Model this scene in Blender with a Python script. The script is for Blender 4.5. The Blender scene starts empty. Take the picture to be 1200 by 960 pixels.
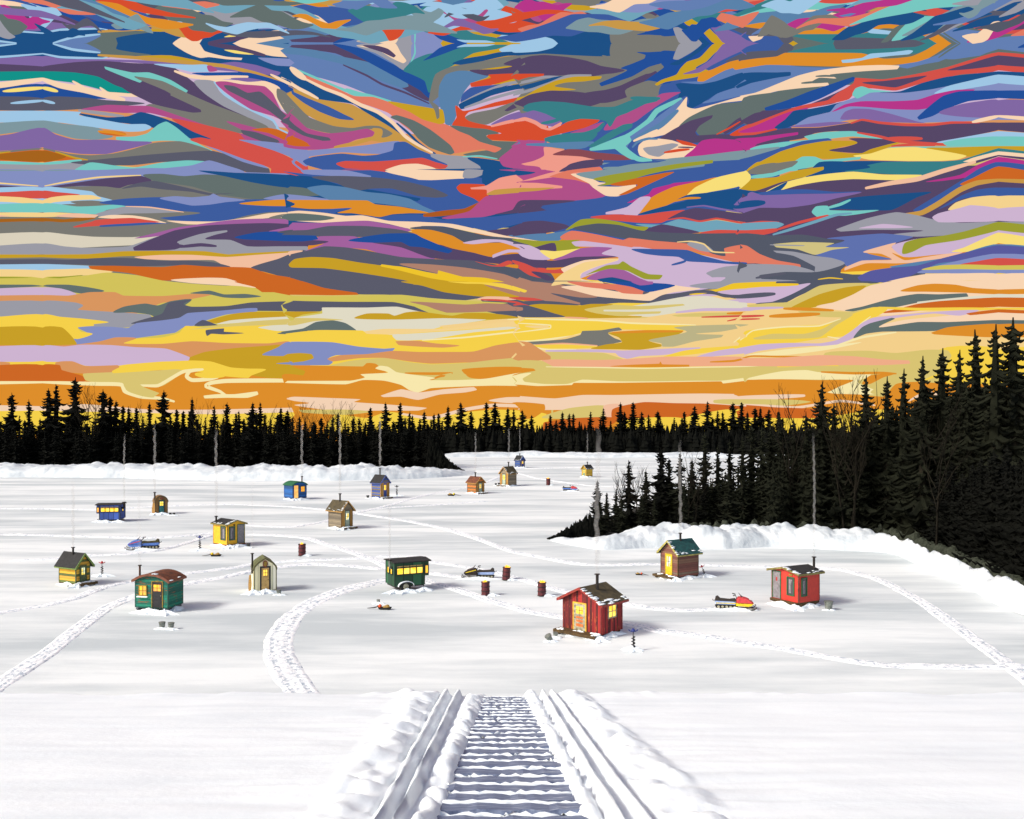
import bpy, math, random
from mathutils import Vector, Matrix, noise
from mathutils.geometry import tessellate_polygon
PI = math.pi
S = bpy.context.scene
COL = S.collection
F, H, YH, XC = 1100.0, 11.1, 487.0, 600.0      # focal length and horizon in photo pixels, eye height over the ice

# ---------------------------------------------------------------- helpers
def lin(c):
    return c / 12.92 if c <= 0.04045 else ((c + 0.055) / 1.055) ** 2.4
def hexc(h, k=1.0):
    return tuple(lin(int(h[i:i + 2], 16) / 255) * k for i in (0, 2, 4)) + (1.0,)
def ground(px, py, z=0.0):
    d = (H - z) * F / (py - YH)
    return Vector(((px - XC) * d / F, d, z))
def at(px, py, d):
    return Vector(((px - XC) * d / F, d, H - (py - YH) * d / F))

class MB:
    def __init__(s): s.v, s.f, s.m = [], [], []
    def add(s, vs, fs, mi=0, M=None):
        b = len(s.v)
        s.v += [tuple(M @ Vector(p)) for p in vs] if M else [tuple(p) for p in vs]
        for f in fs:
            s.f.append(tuple(b + i for i in f)); s.m.append(mi)
        return s
    def box(s, x0, x1, y0, y1, z0, z1, mi=0, M=None):
        return s.add([(x0,y0,z0),(x1,y0,z0),(x1,y1,z0),(x0,y1,z0),(x0,y0,z1),(x1,y0,z1),(x1,y1,z1),(x0,y1,z1)],
              [(3,2,1,0),(4,5,6,7),(0,1,5,4),(1,2,6,5),(2,3,7,6),(3,0,4,7)], mi, M)
    def prism(s, pts, y0, y1, mi=0, M=None):           # profile in x,z swept along y
        n = len(pts)
        vs = [(x, y0, z) for x, z in pts] + [(x, y1, z) for x, z in pts]
        fs = [tuple(range(n)), tuple(range(2 * n - 1, n - 1, -1))]
        fs += [((i + 1) % n, i, n + i, n + (i + 1) % n) for i in range(n)]
        return s.add(vs, fs, mi, M)
    def tube(s, path, rads, n=8, mi=0, caps=True):
        path = [Vector(p) for p in path]
        if not isinstance(rads, (list, tuple)): rads = [rads] * len(path)
        rings = []; b = len(s.v)
        for i, p in enumerate(path):
            t = (path[min(i + 1, len(path) - 1)] - path[max(i - 1, 0)])
            t = t.normalized() if t.length > 1e-9 else Vector((0, 0, 1))
            a = Vector((1, 0, 0)) if abs(t.x) < .9 else Vector((0, 1, 0))
            u = t.cross(a).normalized(); w = t.cross(u)
            for k in range(n):
                an = 2 * PI * k / n
                s.v.append(tuple(p + (u * math.cos(an) + w * math.sin(an)) * rads[i]))
        for i in range(len(path) - 1):
            for k in range(n):
                a0 = b + i * n + k; a1 = b + i * n + (k + 1) % n
                s.f.append((a0, a1, a1 + n, a0 + n)); s.m.append(mi)
        if caps:
            s.f.append(tuple(b + k for k in range(n - 1, -1, -1))); s.m.append(mi)
            e = b + (len(path) - 1) * n
            s.f.append(tuple(e + k for k in range(n))); s.m.append(mi)
        return s
    def ball(s, c, rx, ry, rz, nu=10, nv=6, mi=0, jit=0, seed=0, M=None):
        R = random.Random(seed); vs = []; fs = []
        for j in range(nv + 1):
            ph = PI * j / nv
            for i in range(nu):
                th = 2 * PI * i / nu; k = 1 + R.uniform(-jit, jit)
                vs.append((c[0] + rx * math.sin(ph) * math.cos(th) * k, c[1] + ry * math.sin(ph) * math.sin(th) * k, c[2] + rz * math.cos(ph) * k))
        for j in range(nv):
            for i in range(nu):
                a = j * nu + i; b2 = j * nu + (i + 1) % nu
                fs.append((a, a + nu, b2 + nu, b2))
        return s.add(vs, fs, mi, M)
    def build(s, name, mats, parent=None, smooth=False, **tags):
        me = bpy.data.meshes.new(name)
        me.from_pydata(s.v, [], s.f)
        if not isinstance(mats, (list, tuple)): mats = [mats]
        for m in mats: me.materials.append(m)
        if len(mats) > 1: me.polygons.foreach_set('material_index', s.m)
        if smooth: me.polygons.foreach_set('use_smooth', [True] * len(me.polygons))
        me.update()
        o = bpy.data.objects.new(name, me); COL.objects.link(o)
        if parent: o.parent = parent
        for k, v in tags.items(): o[k] = v
        return o

def thing(name, label, cat, loc, rz=0.0, group=None, scale=1.0):
    o = bpy.data.objects.new(name, None); COL.objects.link(o)
    o.empty_display_size = .3
    o.location = loc; o.rotation_euler = (0, 0, rz); o.scale = (scale,) * 3
    o['label'] = label; o['category'] = cat
    if group: o['group'] = group
    return o
def dup(root, loc, rz, label, scale=None, group=None):
    r = root.copy(); COL.objects.link(r)
    r.location = loc; r.rotation_euler = (0, 0, rz); r['label'] = label
    if scale is not None: r.scale = (scale,) * 3 if not isinstance(scale, tuple) else scale
    if group: r['group'] = group
    for ch in root.children:
        c = ch.copy(); COL.objects.link(c); c.parent = r
        for g in ch.children:
            d = g.copy(); COL.objects.link(d); d.parent = c
    return r

# ---------------------------------------------------------------- materials
def newmat(name):
    m = bpy.data.materials.new(name); m.use_nodes = True
    nt = m.node_tree; b = nt.nodes['Principled BSDF']
    return m, nt, b
def N(nt, t, **kw):
    n = nt.nodes.new(t)
    for k, v in kw.items(): setattr(n, k, v)
    return n
def ramp(nt, fac, stops, mode='LINEAR'):
    r = N(nt, 'ShaderNodeValToRGB'); r.color_ramp.interpolation = mode
    e = r.color_ramp.elements
    while len(e) < len(stops): e.new(0.5)
    for i, (p, c) in enumerate(stops):
        e[i].position = p; e[i].color = c
    nt.links.new(fac, r.inputs[0]); return r.outputs[0]
def mapped(nt, sc, coord='Object'):
    tc = N(nt, 'ShaderNodeTexCoord'); mp = N(nt, 'ShaderNodeMapping')
    mp.inputs['Scale'].default_value = sc
    nt.links.new(tc.outputs[coord], mp.inputs[0]); return mp.outputs[0]
def noi(nt, vec, scale=1, detail=4, rough=.55, dist=0):
    n = N(nt, 'ShaderNodeTexNoise'); n.inputs['Scale'].default_value = scale
    n.inputs['Detail'].default_value = detail; n.inputs['Roughness'].default_value = rough
    n.inputs['Distortion'].default_value = dist
    nt.links.new(vec, n.inputs['Vector']); return n.outputs['Fac']
def mixc(nt, fac, a, b, mode='MIX'):
    m = N(nt, 'ShaderNodeMix', data_type='RGBA', blend_type=mode)
    for sk, v in ((m.inputs[0], fac), (m.inputs[6], a), (m.inputs[7], b)):
        if hasattr(v, 'is_linked'): nt.links.new(v, sk)
        else: sk.default_value = v
    return m.outputs[2]
def math_(nt, op, a, b=0.0, c=None):
    m = N(nt, 'ShaderNodeMath', operation=op)
    for i, v in enumerate((a, b) if c is None else (a, b, c)):
        if hasattr(v, 'is_linked'): nt.links.new(v, m.inputs[i])
        else: m.inputs[i].default_value = v
    return m.outputs[0]
def bump(nt, b, h, strength=.4, dist=.05):
    bp = N(nt, 'ShaderNodeBump'); bp.inputs['Strength'].default_value = strength
    bp.inputs['Distance'].default_value = dist
    nt.links.new(h, bp.inputs['Height']); nt.links.new(bp.outputs[0], b.inputs['Normal'])
def worn(name, c1, c2=None, scale=6, rough=.7, sc=(1, 1, 1), metal=0, bmp=.3):
    m, nt, b = newmat(name)
    c1 = hexc(c1); c2 = hexc(c2) if c2 else tuple(x * .62 for x in c1[:3]) + (1,)
    v = mapped(nt, sc); n = noi(nt, v, scale, 6, .62)
    nt.links.new(ramp(nt, n, [(.38, c1), (.66, c2)]), b.inputs['Base Color'])
    b.inputs['Roughness'].default_value = rough; b.inputs['Metallic'].default_value = metal
    if bmp: bump(nt, b, n, bmp, .02)
    return m
def planks(name, cols, width, vertical=False, seam='15120e', stain=None, cyc=False, wear=.45):
    """boards of varying colour with dark seams and worn paint"""
    m, nt, b = newmat(name)
    tc = N(nt, 'ShaderNodeTexCoord'); sp = N(nt, 'ShaderNodeSeparateXYZ')
    nt.links.new(tc.outputs['Object'], sp.inputs[0])
    if vertical: u = math_(nt, 'ADD', sp.outputs[0], sp.outputs[1])
    else: u = sp.outputs[2]
    u = math_(nt, 'DIVIDE', u, width)
    fl = math_(nt, 'FLOOR', u); fr = math_(nt, 'FRACT', u)
    wn = N(nt, 'ShaderNodeTexWhiteNoise', noise_dimensions='1D')
    nt.links.new(math_(nt, 'ADD', fl, 7.3), wn.inputs['W'])
    n = len(cols)
    val = wn.outputs['Value'] if not cyc else math_(nt, 'FRACT', math_(nt, 'DIVIDE', math_(nt, 'ADD', fl, .5), float(n)))
    c = ramp(nt, val, [(i / n, hexc(h)) for i, h in enumerate(cols)], 'CONSTANT')
    sc = (14, 14, 1.6) if vertical else (1.6, 1.6, 16)
    g = noi(nt, mapped(nt, sc), 1.3, 6, .7)
    c = mixc(nt, math_(nt, 'MULTIPLY', ramp(nt, g, [(.42, (0, 0, 0, 1)), (.7, (1, 1, 1, 1))]), wear), c, mixc(nt, .6, c, (.02, .015, .01, 1)))
    if stain:
        g2 = noi(nt, mapped(nt, (sc[0] * .5, sc[1] * .5, sc[2] * .5)), 2.2, 4, .6)
        c = mixc(nt, ramp(nt, g2, [(.6, (0, 0, 0, 1)), (.64, (1, 1, 1, 1))]), c, hexc(stain))
    e = math_(nt, 'GREATER_THAN', math_(nt, 'ABSOLUTE', math_(nt, 'SUBTRACT', fr, .5)), .45)
    c = mixc(nt, math_(nt, 'MULTIPLY', e, .85), c, hexc(seam))
    nt.links.new(c, b.inputs['Base Color']); b.inputs['Roughness'].default_value = .8
    bump(nt, b, math_(nt, 'SUBTRACT', g, e), .5, .015)
    return m
def glow(name, c, k=1.0, c2=None):
    m, nt, b = newmat(name)
    b.inputs['Base Color'].default_value = hexc(c, .3)
    b.inputs['Roughness'].default_value = .3
    if c2:
        n = noi(nt, mapped(nt, (1, 1, 1)), 3.2, 3, .5)
        nt.links.new(ramp(nt, n, [(.42, hexc(c)), (.58, hexc(c2))]), b.inputs['Emission Color'])
    else: b.inputs['Emission Color'].default_value = hexc(c)
    b.inputs['Emission Strength'].default_value = k
    return m

def snowmat(name, lo, hi, sc, thr=(.35, .65), bstr=.35, bdist=.06, fine=3.0):
    m, nt, b = newmat(name)
    n1 = noi(nt, mapped(nt, sc), 1, 5, .5, .4)
    if fine == 2.0: n1 = math_(nt, 'ADD', math_(nt, 'MULTIPLY', n1, .72), math_(nt, 'MULTIPLY', noi(nt, mapped(nt, (.16, .8, .5)), 1, 4, .6), .28))
    c = ramp(nt, n1, [(thr[0], lo), (thr[1], hi)])
    nt.links.new(c, b.inputs['Base Color'])
    n2 = noi(nt, mapped(nt, (1, 1, 1)), fine, 8, .6)
    b.inputs['Roughness'].default_value = .75
    b.inputs['Subsurface Weight'].default_value = 0
    bump(nt, b, n2, bstr, bdist)
    return m
EXPO, SKYW, SUNE, SUNA = 0.83, 0.09, 1.5, 11.0
SKYK = 2 ** (-EXPO)
# ---------------------------------------------------------------- sky: the coloured cloud streaks of the evening sky
PAL = dict(N='1F5186', B='24509A', R='3E5D9F', p='8590C2', u='6480B4', s='5B83AB', L='A0C8E6', T='78C9C2', G='14938A',
  E='3A8088', V='8268A4', D='574868', M='B8378A', m='B15189', O='DF8F2C', o='CE6826', C='FAD7B5', W='FAE07A', y='F7D24B',
  A='C9A028', a='C9994A', F='7B7A74', S='5B5C6C', q='64716F', H='9C9CA6', K='7F98A0', X='D84F30', x='D5534A', Z='E27C64',
  z='F19C8B', Q='8A4B55', e='C3B060', l='CFB5D2', d='555A69', h='DCD3BE', k='72A5BA', j='6072AF', v='A3629E', t='F6D48F',
  I='5A5C9E', w='F3C0A0', U='AE5A24', J='B2836F', i='F0C62E', g='9C9E34', b='A7641E', P='DA9760', c='000000')
PAL.update({'1': 'D2C383', '2': 'D4C45C', '3': 'BDB488', '5': 'DAC574', '6': 'F9E9AE', '7': 'F5D18C', '8': 'E2DCC6', '9': 'F5D3B5', '0': 'F1AE89'})
SKY = """
@50 50
N 0,0 1240,0 1240,300 900,130 600,60 300,70 0,80
q 160,0 350,0 345,30 420,45 510,58 380,62 280,62 250,30
u 60,0 190,0 275,42 200,40
~L 12 50,6 140,32 220,42 268,47
~L 11 0,52 80,68 180,72 280,74 302,68
V 0,64 90,76 280,78 480,84 700,104 810,100 900,90 1000,105 1080,130 1115,140 1100,155 950,140 760,125 400,92 200,95 0,120
D 0,112 150,92 280,86 420,96 600,108 700,180 800,245 970,345 955,352 850,330 700,250 660,330 520,290 420,240 300,190 200,150 0,150
~a 18 262,59 450,72 700,95 850,110 1000,145 1130,190 1240,250
C 610,0 730,0 760,40 860,66 935,72 930,82 860,78 780,68 740,72 700,60 660,40
C 890,0 980,0 1100,22 1240,40 1240,72 1080,64 970,38
~D 22 780,6 900,26 1040,60
W 850,34 900,36 990,55 960,56 900,50
s 990,0 1100,0 1240,20 1240,45 1100,22
p 1010,70 1240,80 1240,112 1100,108 1040,88
L 520,100 700,104 770,104 790,135 700,138 640,124
m 790,108 820,130 780,136 770,110
B 800,140 960,140 1060,165 1150,195 1240,250 1240,300 1080,215 900,175 700,145
~C 18 620,134 690,158 760,164 960,160
C 700,150 860,175 1040,180 1110,210 1140,300 1125,315 1090,260 1040,210 900,200 760,182
V 880,168 960,165 1030,178 960,184
H 710,180 800,180 830,230 900,280 1000,330 1080,370 1110,405 1050,400 960,350 850,300 760,240
~L 14 805,185 850,240 930,290 1010,330 1080,365 1105,405
m 810,186 860,182 930,195 1040,205 1080,240 1120,320 1200,360 1240,400 1240,440 1150,380 1080,345 980,315 900,265 840,220
S 850,200 900,205 960,235 1020,230 1080,280 1140,340 1240,400 1240,430 1140,380 1060,320 960,270 870,225
F 1100,215 1150,240 1240,310 1240,380 1150,340 1100,260
~C 26 1165,120 1190,160 1240,200
~C 14 1070,150 1130,180 1200,215
G 0,135 150,140 260,160 340,200 440,238 330,240 270,220 150,190 0,170
B 0,195 80,210 230,230 300,262 200,262 80,255 0,262
~C 30 0,172 80,200 190,220 270,240 380,268
~C 14 142,182 180,205 230,230
~C 14 270,212 300,235 340,245
~C 16 280,236 400,246 450,248 510,272
~W 18 0,212 30,218 68,228
S 0,262 60,252 200,258 300,270 400,275 480,285 400,295 280,300 180,312 0,318
~L 14 0,272 55,284
T 290,112 420,140 500,140 600,175 680,225 670,236 600,210 500,172 430,158 465,180 455,188 380,160 295,125
F 430,162 560,180 680,238 800,290 960,350 1060,400 960,425 880,420 760,385 600,335 480,300 500,288 545,288 600,240
D 300,150 450,190 560,230 740,314 742,326 700,328 620,312 520,288 400,230
m 180,312 300,292 400,295 500,298 600,330 760,385 900,420 1000,440 1200,470 1240,490 1240,505 1100,480 950,455 760,400 620,360 500,330 380,330 240,318
~H 16 170,318 300,335 378,346
N 160,330 300,350 400,345 460,325 560,352 650,385 760,430 800,455 700,452 640,430 600,400 520,400 400,380 260,365
L 0,320 180,325 170,340 300,365 400,382 480,382 510,398 470,415 400,418 300,405 200,392 80,375 0,368
K 0,365 100,380 260,400 330,440 250,455 150,450 60,425 0,400
~o 22 270,420 330,425 385,430
~O 14 262,416 320,420 390,432
T 345,442 430,440 490,425 540,385 580,370 630,400 690,450 760,490 795,508 740,502 660,465 560,460 450,468 345,455
V 0,400 60,430 150,455 300,455 420,462 515,468 400,500 300,522 180,522 60,505 0,490
F 0,495 120,520 220,528 330,520 420,500 520,470 640,462 700,475 790,508 700,512 500,530 300,545 100,555
o 0,505 60,515 150,540 200,550 60,555 0,560
b 0,508 60,518 110,535 60,552 0,556
~A 8 60,512 150,540 210,550
H 0,572 120,560 200,565 170,590 100,640 0,640
~T 14 0,568 80,562 180,552
S 130,562 260,548 500,525 700,510 800,508 940,548 1060,590 1060,640 900,590 700,560 560,560 420,575 250,575
T 140,610 220,562 330,575 430,585 560,562 680,552 780,560 700,580 560,600 400,640
p 400,612 560,590 700,575 780,552 860,575 950,610 860,640 400,640
p 760,480 830,490 960,540 1060,590 940,560 830,512
m 860,370 1000,400 1100,440 1240,470 1240,500 1040,455
x 605,358 700,372 820,400 920,425 950,455 1100,510 1200,560 1240,570 1240,640 1060,640 1070,590 940,545 820,500 740,475 690,455 740,445 790,452 700,415
S 930,410 1000,420 1100,455 1110,468 1050,470 940,430
p 920,455 1000,460 1100,470 1240,500 1240,580 1180,545 1080,505 960,468
o 980,408 1060,400 1150,420 1240,450 1240,500 1150,465 1060,425
~L 8 1095,400 1150,425 1200,455 1240,480
@330 50
u 0,0 700,0 700,400 560,310 300,200 0,110
D 0,12 300,12 420,80 560,150 690,240 690,275 620,245 500,175 380,110 250,50 0,20
s 0,20 160,35 280,65 400,90 500,130 580,180 595,205 560,212 480,185 400,150 300,105 100,60 0,50
~D 10 290,105 400,155 470,195 580,235 690,285
B 240,5 380,30 500,90 600,140 680,185 700,225 690,260 650,225 560,175 440,110 330,50
H 350,15 430,0 620,0 620,60 600,90 575,130 520,95 440,50
C 350,14 420,18 470,5 530,0 560,50 585,85 570,97 520,75 450,35
D 380,14 450,15 500,30 535,60 525,70 470,45
p 615,0 740,0 760,40 700,65 640,75 610,85
~T 8 624,6 625,50 605,95
E 570,130 620,80 680,55 760,40 860,15 1060,10 1010,30 900,50 830,90 800,110 720,150 715,200 690,235 670,180 600,145
B 690,65 740,25 800,5 870,5 840,22 740,60 665,85
L 820,22 860,8 1000,8 960,18 860,20
L 1020,32 1080,8 1240,8 1240,35 1100,45 1040,48
N 800,98 860,75 950,60 1020,45 1240,38 1240,62 1060,62 950,85 860,105
F 720,150 800,112 900,95 1060,65 1240,58 1240,110 1060,110 900,130 800,140 760,180 740,240 735,340 730,358 720,310 690,275
u 700,290 740,250 800,140 760,300
s 740,200 770,150 830,132 900,135 970,158 890,190 850,240 830,290 820,340 800,385 770,385 745,310 735,250
D 880,130 1000,125 1080,112 1040,100 1100,75 1240,50 1240,148 1080,148 960,155
X 885,190 980,165 970,150 1080,145 1240,148 1240,165 1100,168 980,200 890,208
R 890,210 1000,198 1240,165 1240,180 1100,190 950,240 840,280 850,240
~H 14 840,285 920,245 1050,195 1240,165
N 830,290 900,255 1000,215 1150,188 1240,180 1240,205 1100,220 980,250 870,305 840,312
~H 14 860,305 960,270 1100,230 1240,200
X 815,295 850,320 900,312 1000,280 1100,258 1200,230 1120,275 1000,300 880,325 860,350 900,370 980,390 1100,372 1240,365 1240,460 1000,458 960,450 970,430 1030,425 900,400 800,388 820,350
A 1105,262 1150,240 1240,218 1240,235 1150,268 1110,272
F 860,350 900,330 1000,310 1080,280 1150,270 1240,240 1240,280 1100,320 1040,345 960,385 880,368
D 1045,318 1100,280 1240,235 1240,258 1140,290 1060,322
E 1110,315 1160,285 1240,280 1240,330 1150,320
V 980,385 1060,340 1140,318 1240,330 1240,365 1150,350 1060,370
~z 16 985,392 1050,375 1140,358 1180,368 1240,392
N 0,108 60,130 130,180 240,220 330,265 430,310 520,370 560,430 500,400 420,350 340,290 240,275 160,262 60,215 0,160
~T 14 80,130 180,175 300,225 420,250 510,275
T 300,215 360,230 430,250 380,260 330,255
Z 110,152 240,205 340,250 430,255 520,285 640,340 760,380 860,420 930,465 1030,495 1020,522 970,520 950,500 860,512 800,520 720,490 640,440 560,380 500,330 420,300 330,270 230,225 120,175
A 500,275 600,290 720,310 755,315 765,375 740,382 660,360 600,325 540,300
F 690,270 735,300 740,350 728,358 718,320
q 510,350 540,340 620,365 700,410 790,480 810,515 790,525 740,510 690,490 640,450 600,405 550,370
q 790,388 900,400 960,405 1020,425 960,435 990,460 1120,465 1110,480 1060,510 1030,550 950,540 850,525 960,505 1000,515 1030,495 930,465 880,435 830,415
~N 12 540,378 600,430 640,470 690,505 720,520
a 0,190 60,215 160,262 240,275 330,290 400,330 500,390 560,430 620,460 690,525 670,535 600,490 560,460 500,470 400,455 330,425 240,400 120,340 60,280 0,215
R 30,222 120,260 220,300 290,335 340,362 270,358 180,325 100,280
~C 16 0,165 80,215 130,240 170,262
~C 30 45,120 75,145 110,170
~C 17 100,165 200,215 280,245 370,292 450,325 520,375 580,440 640,480 705,515
F 0,220 60,290 120,345 240,390 330,400 400,390 460,392 520,425 500,440 470,445 460,415 420,405 330,415 230,425 120,400 60,350 0,300
m 0,310 60,345 120,400 220,425 330,415 400,403 435,420 425,440 350,455 280,485 200,500 100,502 0,480
S 0,330 60,385 120,425 220,445 230,458 190,460 100,435 30,395 0,370
~o 24 0,428 60,455 120,478
o 0,415 80,460 135,485 60,485 0,465
~C 16 0,285 20,310
~a 18 250,490 330,475 420,450 462,435 465,412 430,405
p 0,500 120,505 250,495 400,480 550,462 520,515 450,522 380,520 280,515 130,535 60,560 100,600 60,620 0,545
R 100,555 150,535 280,520 380,530 450,525 520,505 530,470 580,465 640,500 700,525 780,570 720,580 600,560 400,575 220,600 120,575
x 0,540 60,575 120,640 0,640
x 255,568 300,555 420,558 520,552 600,545 660,540 720,560 790,582 740,592 660,575 560,585 500,600 380,610 300,590
C 480,600 560,572 640,568 720,590 740,640 480,640
H 700,520 780,528 880,535 930,560 950,640 760,600 780,575 740,555 700,535
~T 8 850,535 930,532 1010,545
N 870,540 960,545 1040,560 1120,600 1130,640 950,640 930,580
m 1020,545 1060,510 1120,465 1240,455 1240,640 1140,600 1040,580
s 1140,475 1200,468 1240,465 1240,485 1150,485
z 1110,572 1160,560 1240,545 1240,565 1160,575
@600 50
R 300,0 1240,0 1240,640 300,640
F 0,55 220,55 480,60 620,40 760,40 740,120 700,260 500,300 300,300 0,320
N 180,20 220,0 500,0 460,62 300,60 150,52 0,62 0,38
L 0,0 215,0 190,25 120,42 0,46
F 470,0 800,0 760,42 620,48 500,62 460,60
D 0,95 80,65 150,58 260,68 350,85 420,110 530,130 440,150 350,165 300,150 150,158 0,140
F 420,60 520,80 620,55 700,60 700,250 560,290 380,300 300,190 420,150 540,130
~D 62 320,258 440,252 520,230 600,190 670,150
X 0,148 150,146 145,158 80,162 0,182
~H 14 0,196 80,180 150,162 215,160
~N 22 0,222 100,200 200,172 300,158
~H 14 0,248 80,225 180,190 260,158 370,153
A 0,265 60,250 120,215 200,180 290,160 420,158 415,170 340,182 250,188 200,205 300,220 200,228 100,255 20,272
D 0,290 80,245 180,225 300,230 400,245 440,270 360,300 250,300 100,290 0,315
~X 10 0,270 20,265
B 585,45 640,45 700,42 780,50 760,80 690,100 640,115 560,160 420,205 410,190 480,160 540,130 510,120 560,100 620,75 625,58
B 700,40 800,42 900,0 970,0 860,80 780,150 740,190 660,200 600,200 680,140 712,115 700,100
~F 26 630,140 680,115 698,115
F 530,225 600,190 640,178 690,190 690,230 650,255 560,280
H 755,75 790,0 890,0 850,40 780,80
N 900,0 930,0 870,50 780,105 740,100 830,60
A 790,120 820,90 880,70 950,0 1010,0 950,50 910,90 860,120 920,130 870,160 780,175 720,185 680,202 670,195 700,175 770,150
V 1000,0 1180,0 1100,30 1020,65 940,105 880,140 800,148 860,125 930,80
R 1100,30 1200,0 1240,0 1240,60 1150,55 1010,95 960,100 1040,60
S 1000,92 1080,50 1150,38 1240,40 1240,80 1130,80
u 790,185 880,180 1000,130 1100,105 1240,110 1240,160 1050,170 900,195
O 870,170 880,145 940,125 1020,90 1120,70 1240,72 1240,105 1100,105 1000,130 900,182 870,182
u 880,280 920,270 960,240 1050,210 1150,190 1240,180 1240,240 1100,245 960,275 900,285
N 760,200 790,190 880,195 960,180 1080,140 1240,140 1240,185 1150,195 1050,210 970,235 920,265 880,290 810,320 830,280 820,250 780,260 790,225
R 690,250 700,200 760,190 780,230
m 430,410 480,345 560,320 640,280 700,240 790,232 760,250 690,290 620,340 580,370 520,395
~T 26 375,498 480,470 560,430 640,370 680,320 790,265
u 800,262 790,300 720,370 640,420 580,440 540,490 560,520 600,545 540,520 520,480 540,450 640,380 720,320
C 790,290 820,255 820,300 860,310 960,285 1100,245 1240,225 1240,245 1100,270 980,285 900,320 840,370 760,420 680,440 600,455 570,465 570,450 650,410 720,370
~s 26 775,320 700,385 620,430 570,455
~C 14 572,460 620,440 680,410
q 780,400 830,350 960,290 1100,275 1240,235 1240,325 1100,330 1060,370 1000,425 880,435 860,410 870,385
D 695,445 760,405 840,365 940,340 935,355 880,390 860,420 870,435 960,430 1060,430 1240,440 1240,450 1040,455 900,465 860,470 800,470 760,460 700,455
~D 34 1000,420 1060,375 1120,345 1240,325
~X 8 960,430 1020,400 1070,370
X 1020,432 1080,395 1140,372 1240,355 1240,412 1180,430 1100,435 1040,438
M 1060,420 1120,390 1240,365 1240,395 1150,415
~E 22 560,260 640,265 690,262
E 40,310 80,285 150,275 250,280 380,300 480,300 560,270 690,255 680,275 620,290 540,330 490,350 460,395 440,370 400,360 320,365 260,375 200,370 150,340 60,322
V 0,330 40,335 100,318 160,335 190,350 230,370 200,395 130,380 60,350 0,362
~E 16 140,378 180,372 240,355
~z 18 0,372 60,358 110,375 170,410 230,378
X 0,378 60,372 120,398 180,412 260,372 320,358 410,362 400,375 340,400 260,420 180,440 150,460 60,455 0,460
m 260,430 340,400 430,372 420,405 330,425
~E 26 160,458 240,440 340,432 400,410 430,380
E 380,470 440,430 520,385 565,380 560,400 500,430 450,460 380,490 340,480
E 150,450 220,430 320,430 400,425 370,460 280,465 180,470
m 0,462 60,458 150,465 160,490 140,600 0,640
~s 16 70,478 180,478 380,468
s 100,480 220,470 380,465 340,495 260,500 180,490
s 0,460 20,462 40,470 20,478 0,480
z 150,490 220,500 300,510 400,540 330,550 260,580 240,640 150,640 130,590 30,575 100,555 150,530
z 200,560 330,540 430,548 370,590 300,640 180,640
m 0,560 60,575 130,585 150,640 0,640
Q 190,525 260,500 330,502 400,515 500,525 580,545 500,552 400,550 330,535 260,530
D 240,600 270,570 340,552 420,548 430,575 350,580 280,640
R 320,500 380,490 480,500 540,530 500,525 400,512
~T 26 370,500 440,490 510,485 545,515 590,545 650,552
T 370,500 450,462 540,430 560,460 530,490 570,530 640,550 560,548 510,520 480,498
C 595,480 620,460 680,450 750,458 800,475 860,480 860,495 820,540 740,545 650,545 600,530 590,505
~s 12 565,490 590,465 640,450 680,452
H 615,495 680,485 750,472 780,480 740,505 690,535 640,525
X 770,455 840,470 880,488 800,478
~X 13 715,515 780,505 830,500
~D 7 780,490 850,492
M 805,540 850,500 890,460 950,450 1060,455 1240,440 1240,490 1150,500 1050,515 950,525 860,540
~K 24 430,570 600,575 740,555 900,540 1050,520 1240,500
~T 18 1120,500 1180,488 1240,478
R 420,575 500,555 600,560 720,550 720,565 600,580 440,590
K 430,585 600,580 760,545 900,545 1060,518 1240,500 1240,545 1060,550 900,560 700,600 500,640 430,640
g 560,590 700,580 800,565 940,550 940,562 800,590 700,600 560,640
R 880,580 1000,560 1240,540 1240,640 800,640
~A 18 1100,600 1160,575 1240,535
@860 50
q 300,0 1240,0 1240,120 900,180 400,210 0,330
V 0,0 100,0 60,35 0,70
R 60,20 130,0 240,0 200,35 60,45 0,90 0,65
S 0,90 60,50 200,38 240,0 280,20 260,50 160,80 0,95
E 250,45 360,20 460,0 480,30 640,30 900,0 960,0 860,50 560,70 330,50
S 470,0 900,0 850,20 640,30 480,32
u 0,125 160,95 300,112 480,118 560,112 440,140 300,180 200,230 0,250
N 0,155 80,140 200,140 265,138 265,155 200,165 80,190 0,215
O 0,92 100,75 200,65 240,48 400,48 600,50 700,75 830,65 900,35 960,0 1020,0 900,80 800,100 640,112 450,112 300,108 150,105 0,128
L 505,82 600,72 640,52 740,45 820,35 840,40 820,55 740,62 640,75 560,92 510,95
u 760,108 860,90 950,60 1020,20 1060,0 1240,0 1240,20 1120,75 1000,75 900,115 820,122
u 975,60 1040,20 1060,0 1240,0 1240,30 1090,75 1000,78
~q 8 960,70 1010,35 1060,5
C 0,255 100,235 200,195 300,155 400,130 560,110 690,105 775,108 765,125 600,135 450,150 480,168 400,165 360,190 440,188 445,202 300,215 200,228 100,255 0,268
~q 9 385,158 430,156 480,158
~q 10 318,190 380,185 400,185
q 0,270 200,232 300,220 440,205 560,160 700,150 900,100 1240,50 1240,90 900,155 700,165 560,175 440,225 300,260 150,310 0,390
B 145,305 250,270 350,230 440,200 560,160 570,175 500,215 400,265 300,300 180,318 148,318
D 20,375 100,330 200,318 350,290 470,240 560,200 560,240 470,285 350,308 150,370 0,390
X 0,372 20,365 10,385 0,390
x 0,418 60,390 150,355 280,305 340,290 440,270 480,240 560,190 570,165 700,172 850,148 1000,115 1240,45 1240,130 1060,150 900,185 760,225 650,215 580,220 540,265 460,285 350,308 300,320 200,400 100,430 0,435
D 600,188 700,180 800,168 905,155 850,180 760,210 700,205
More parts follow.
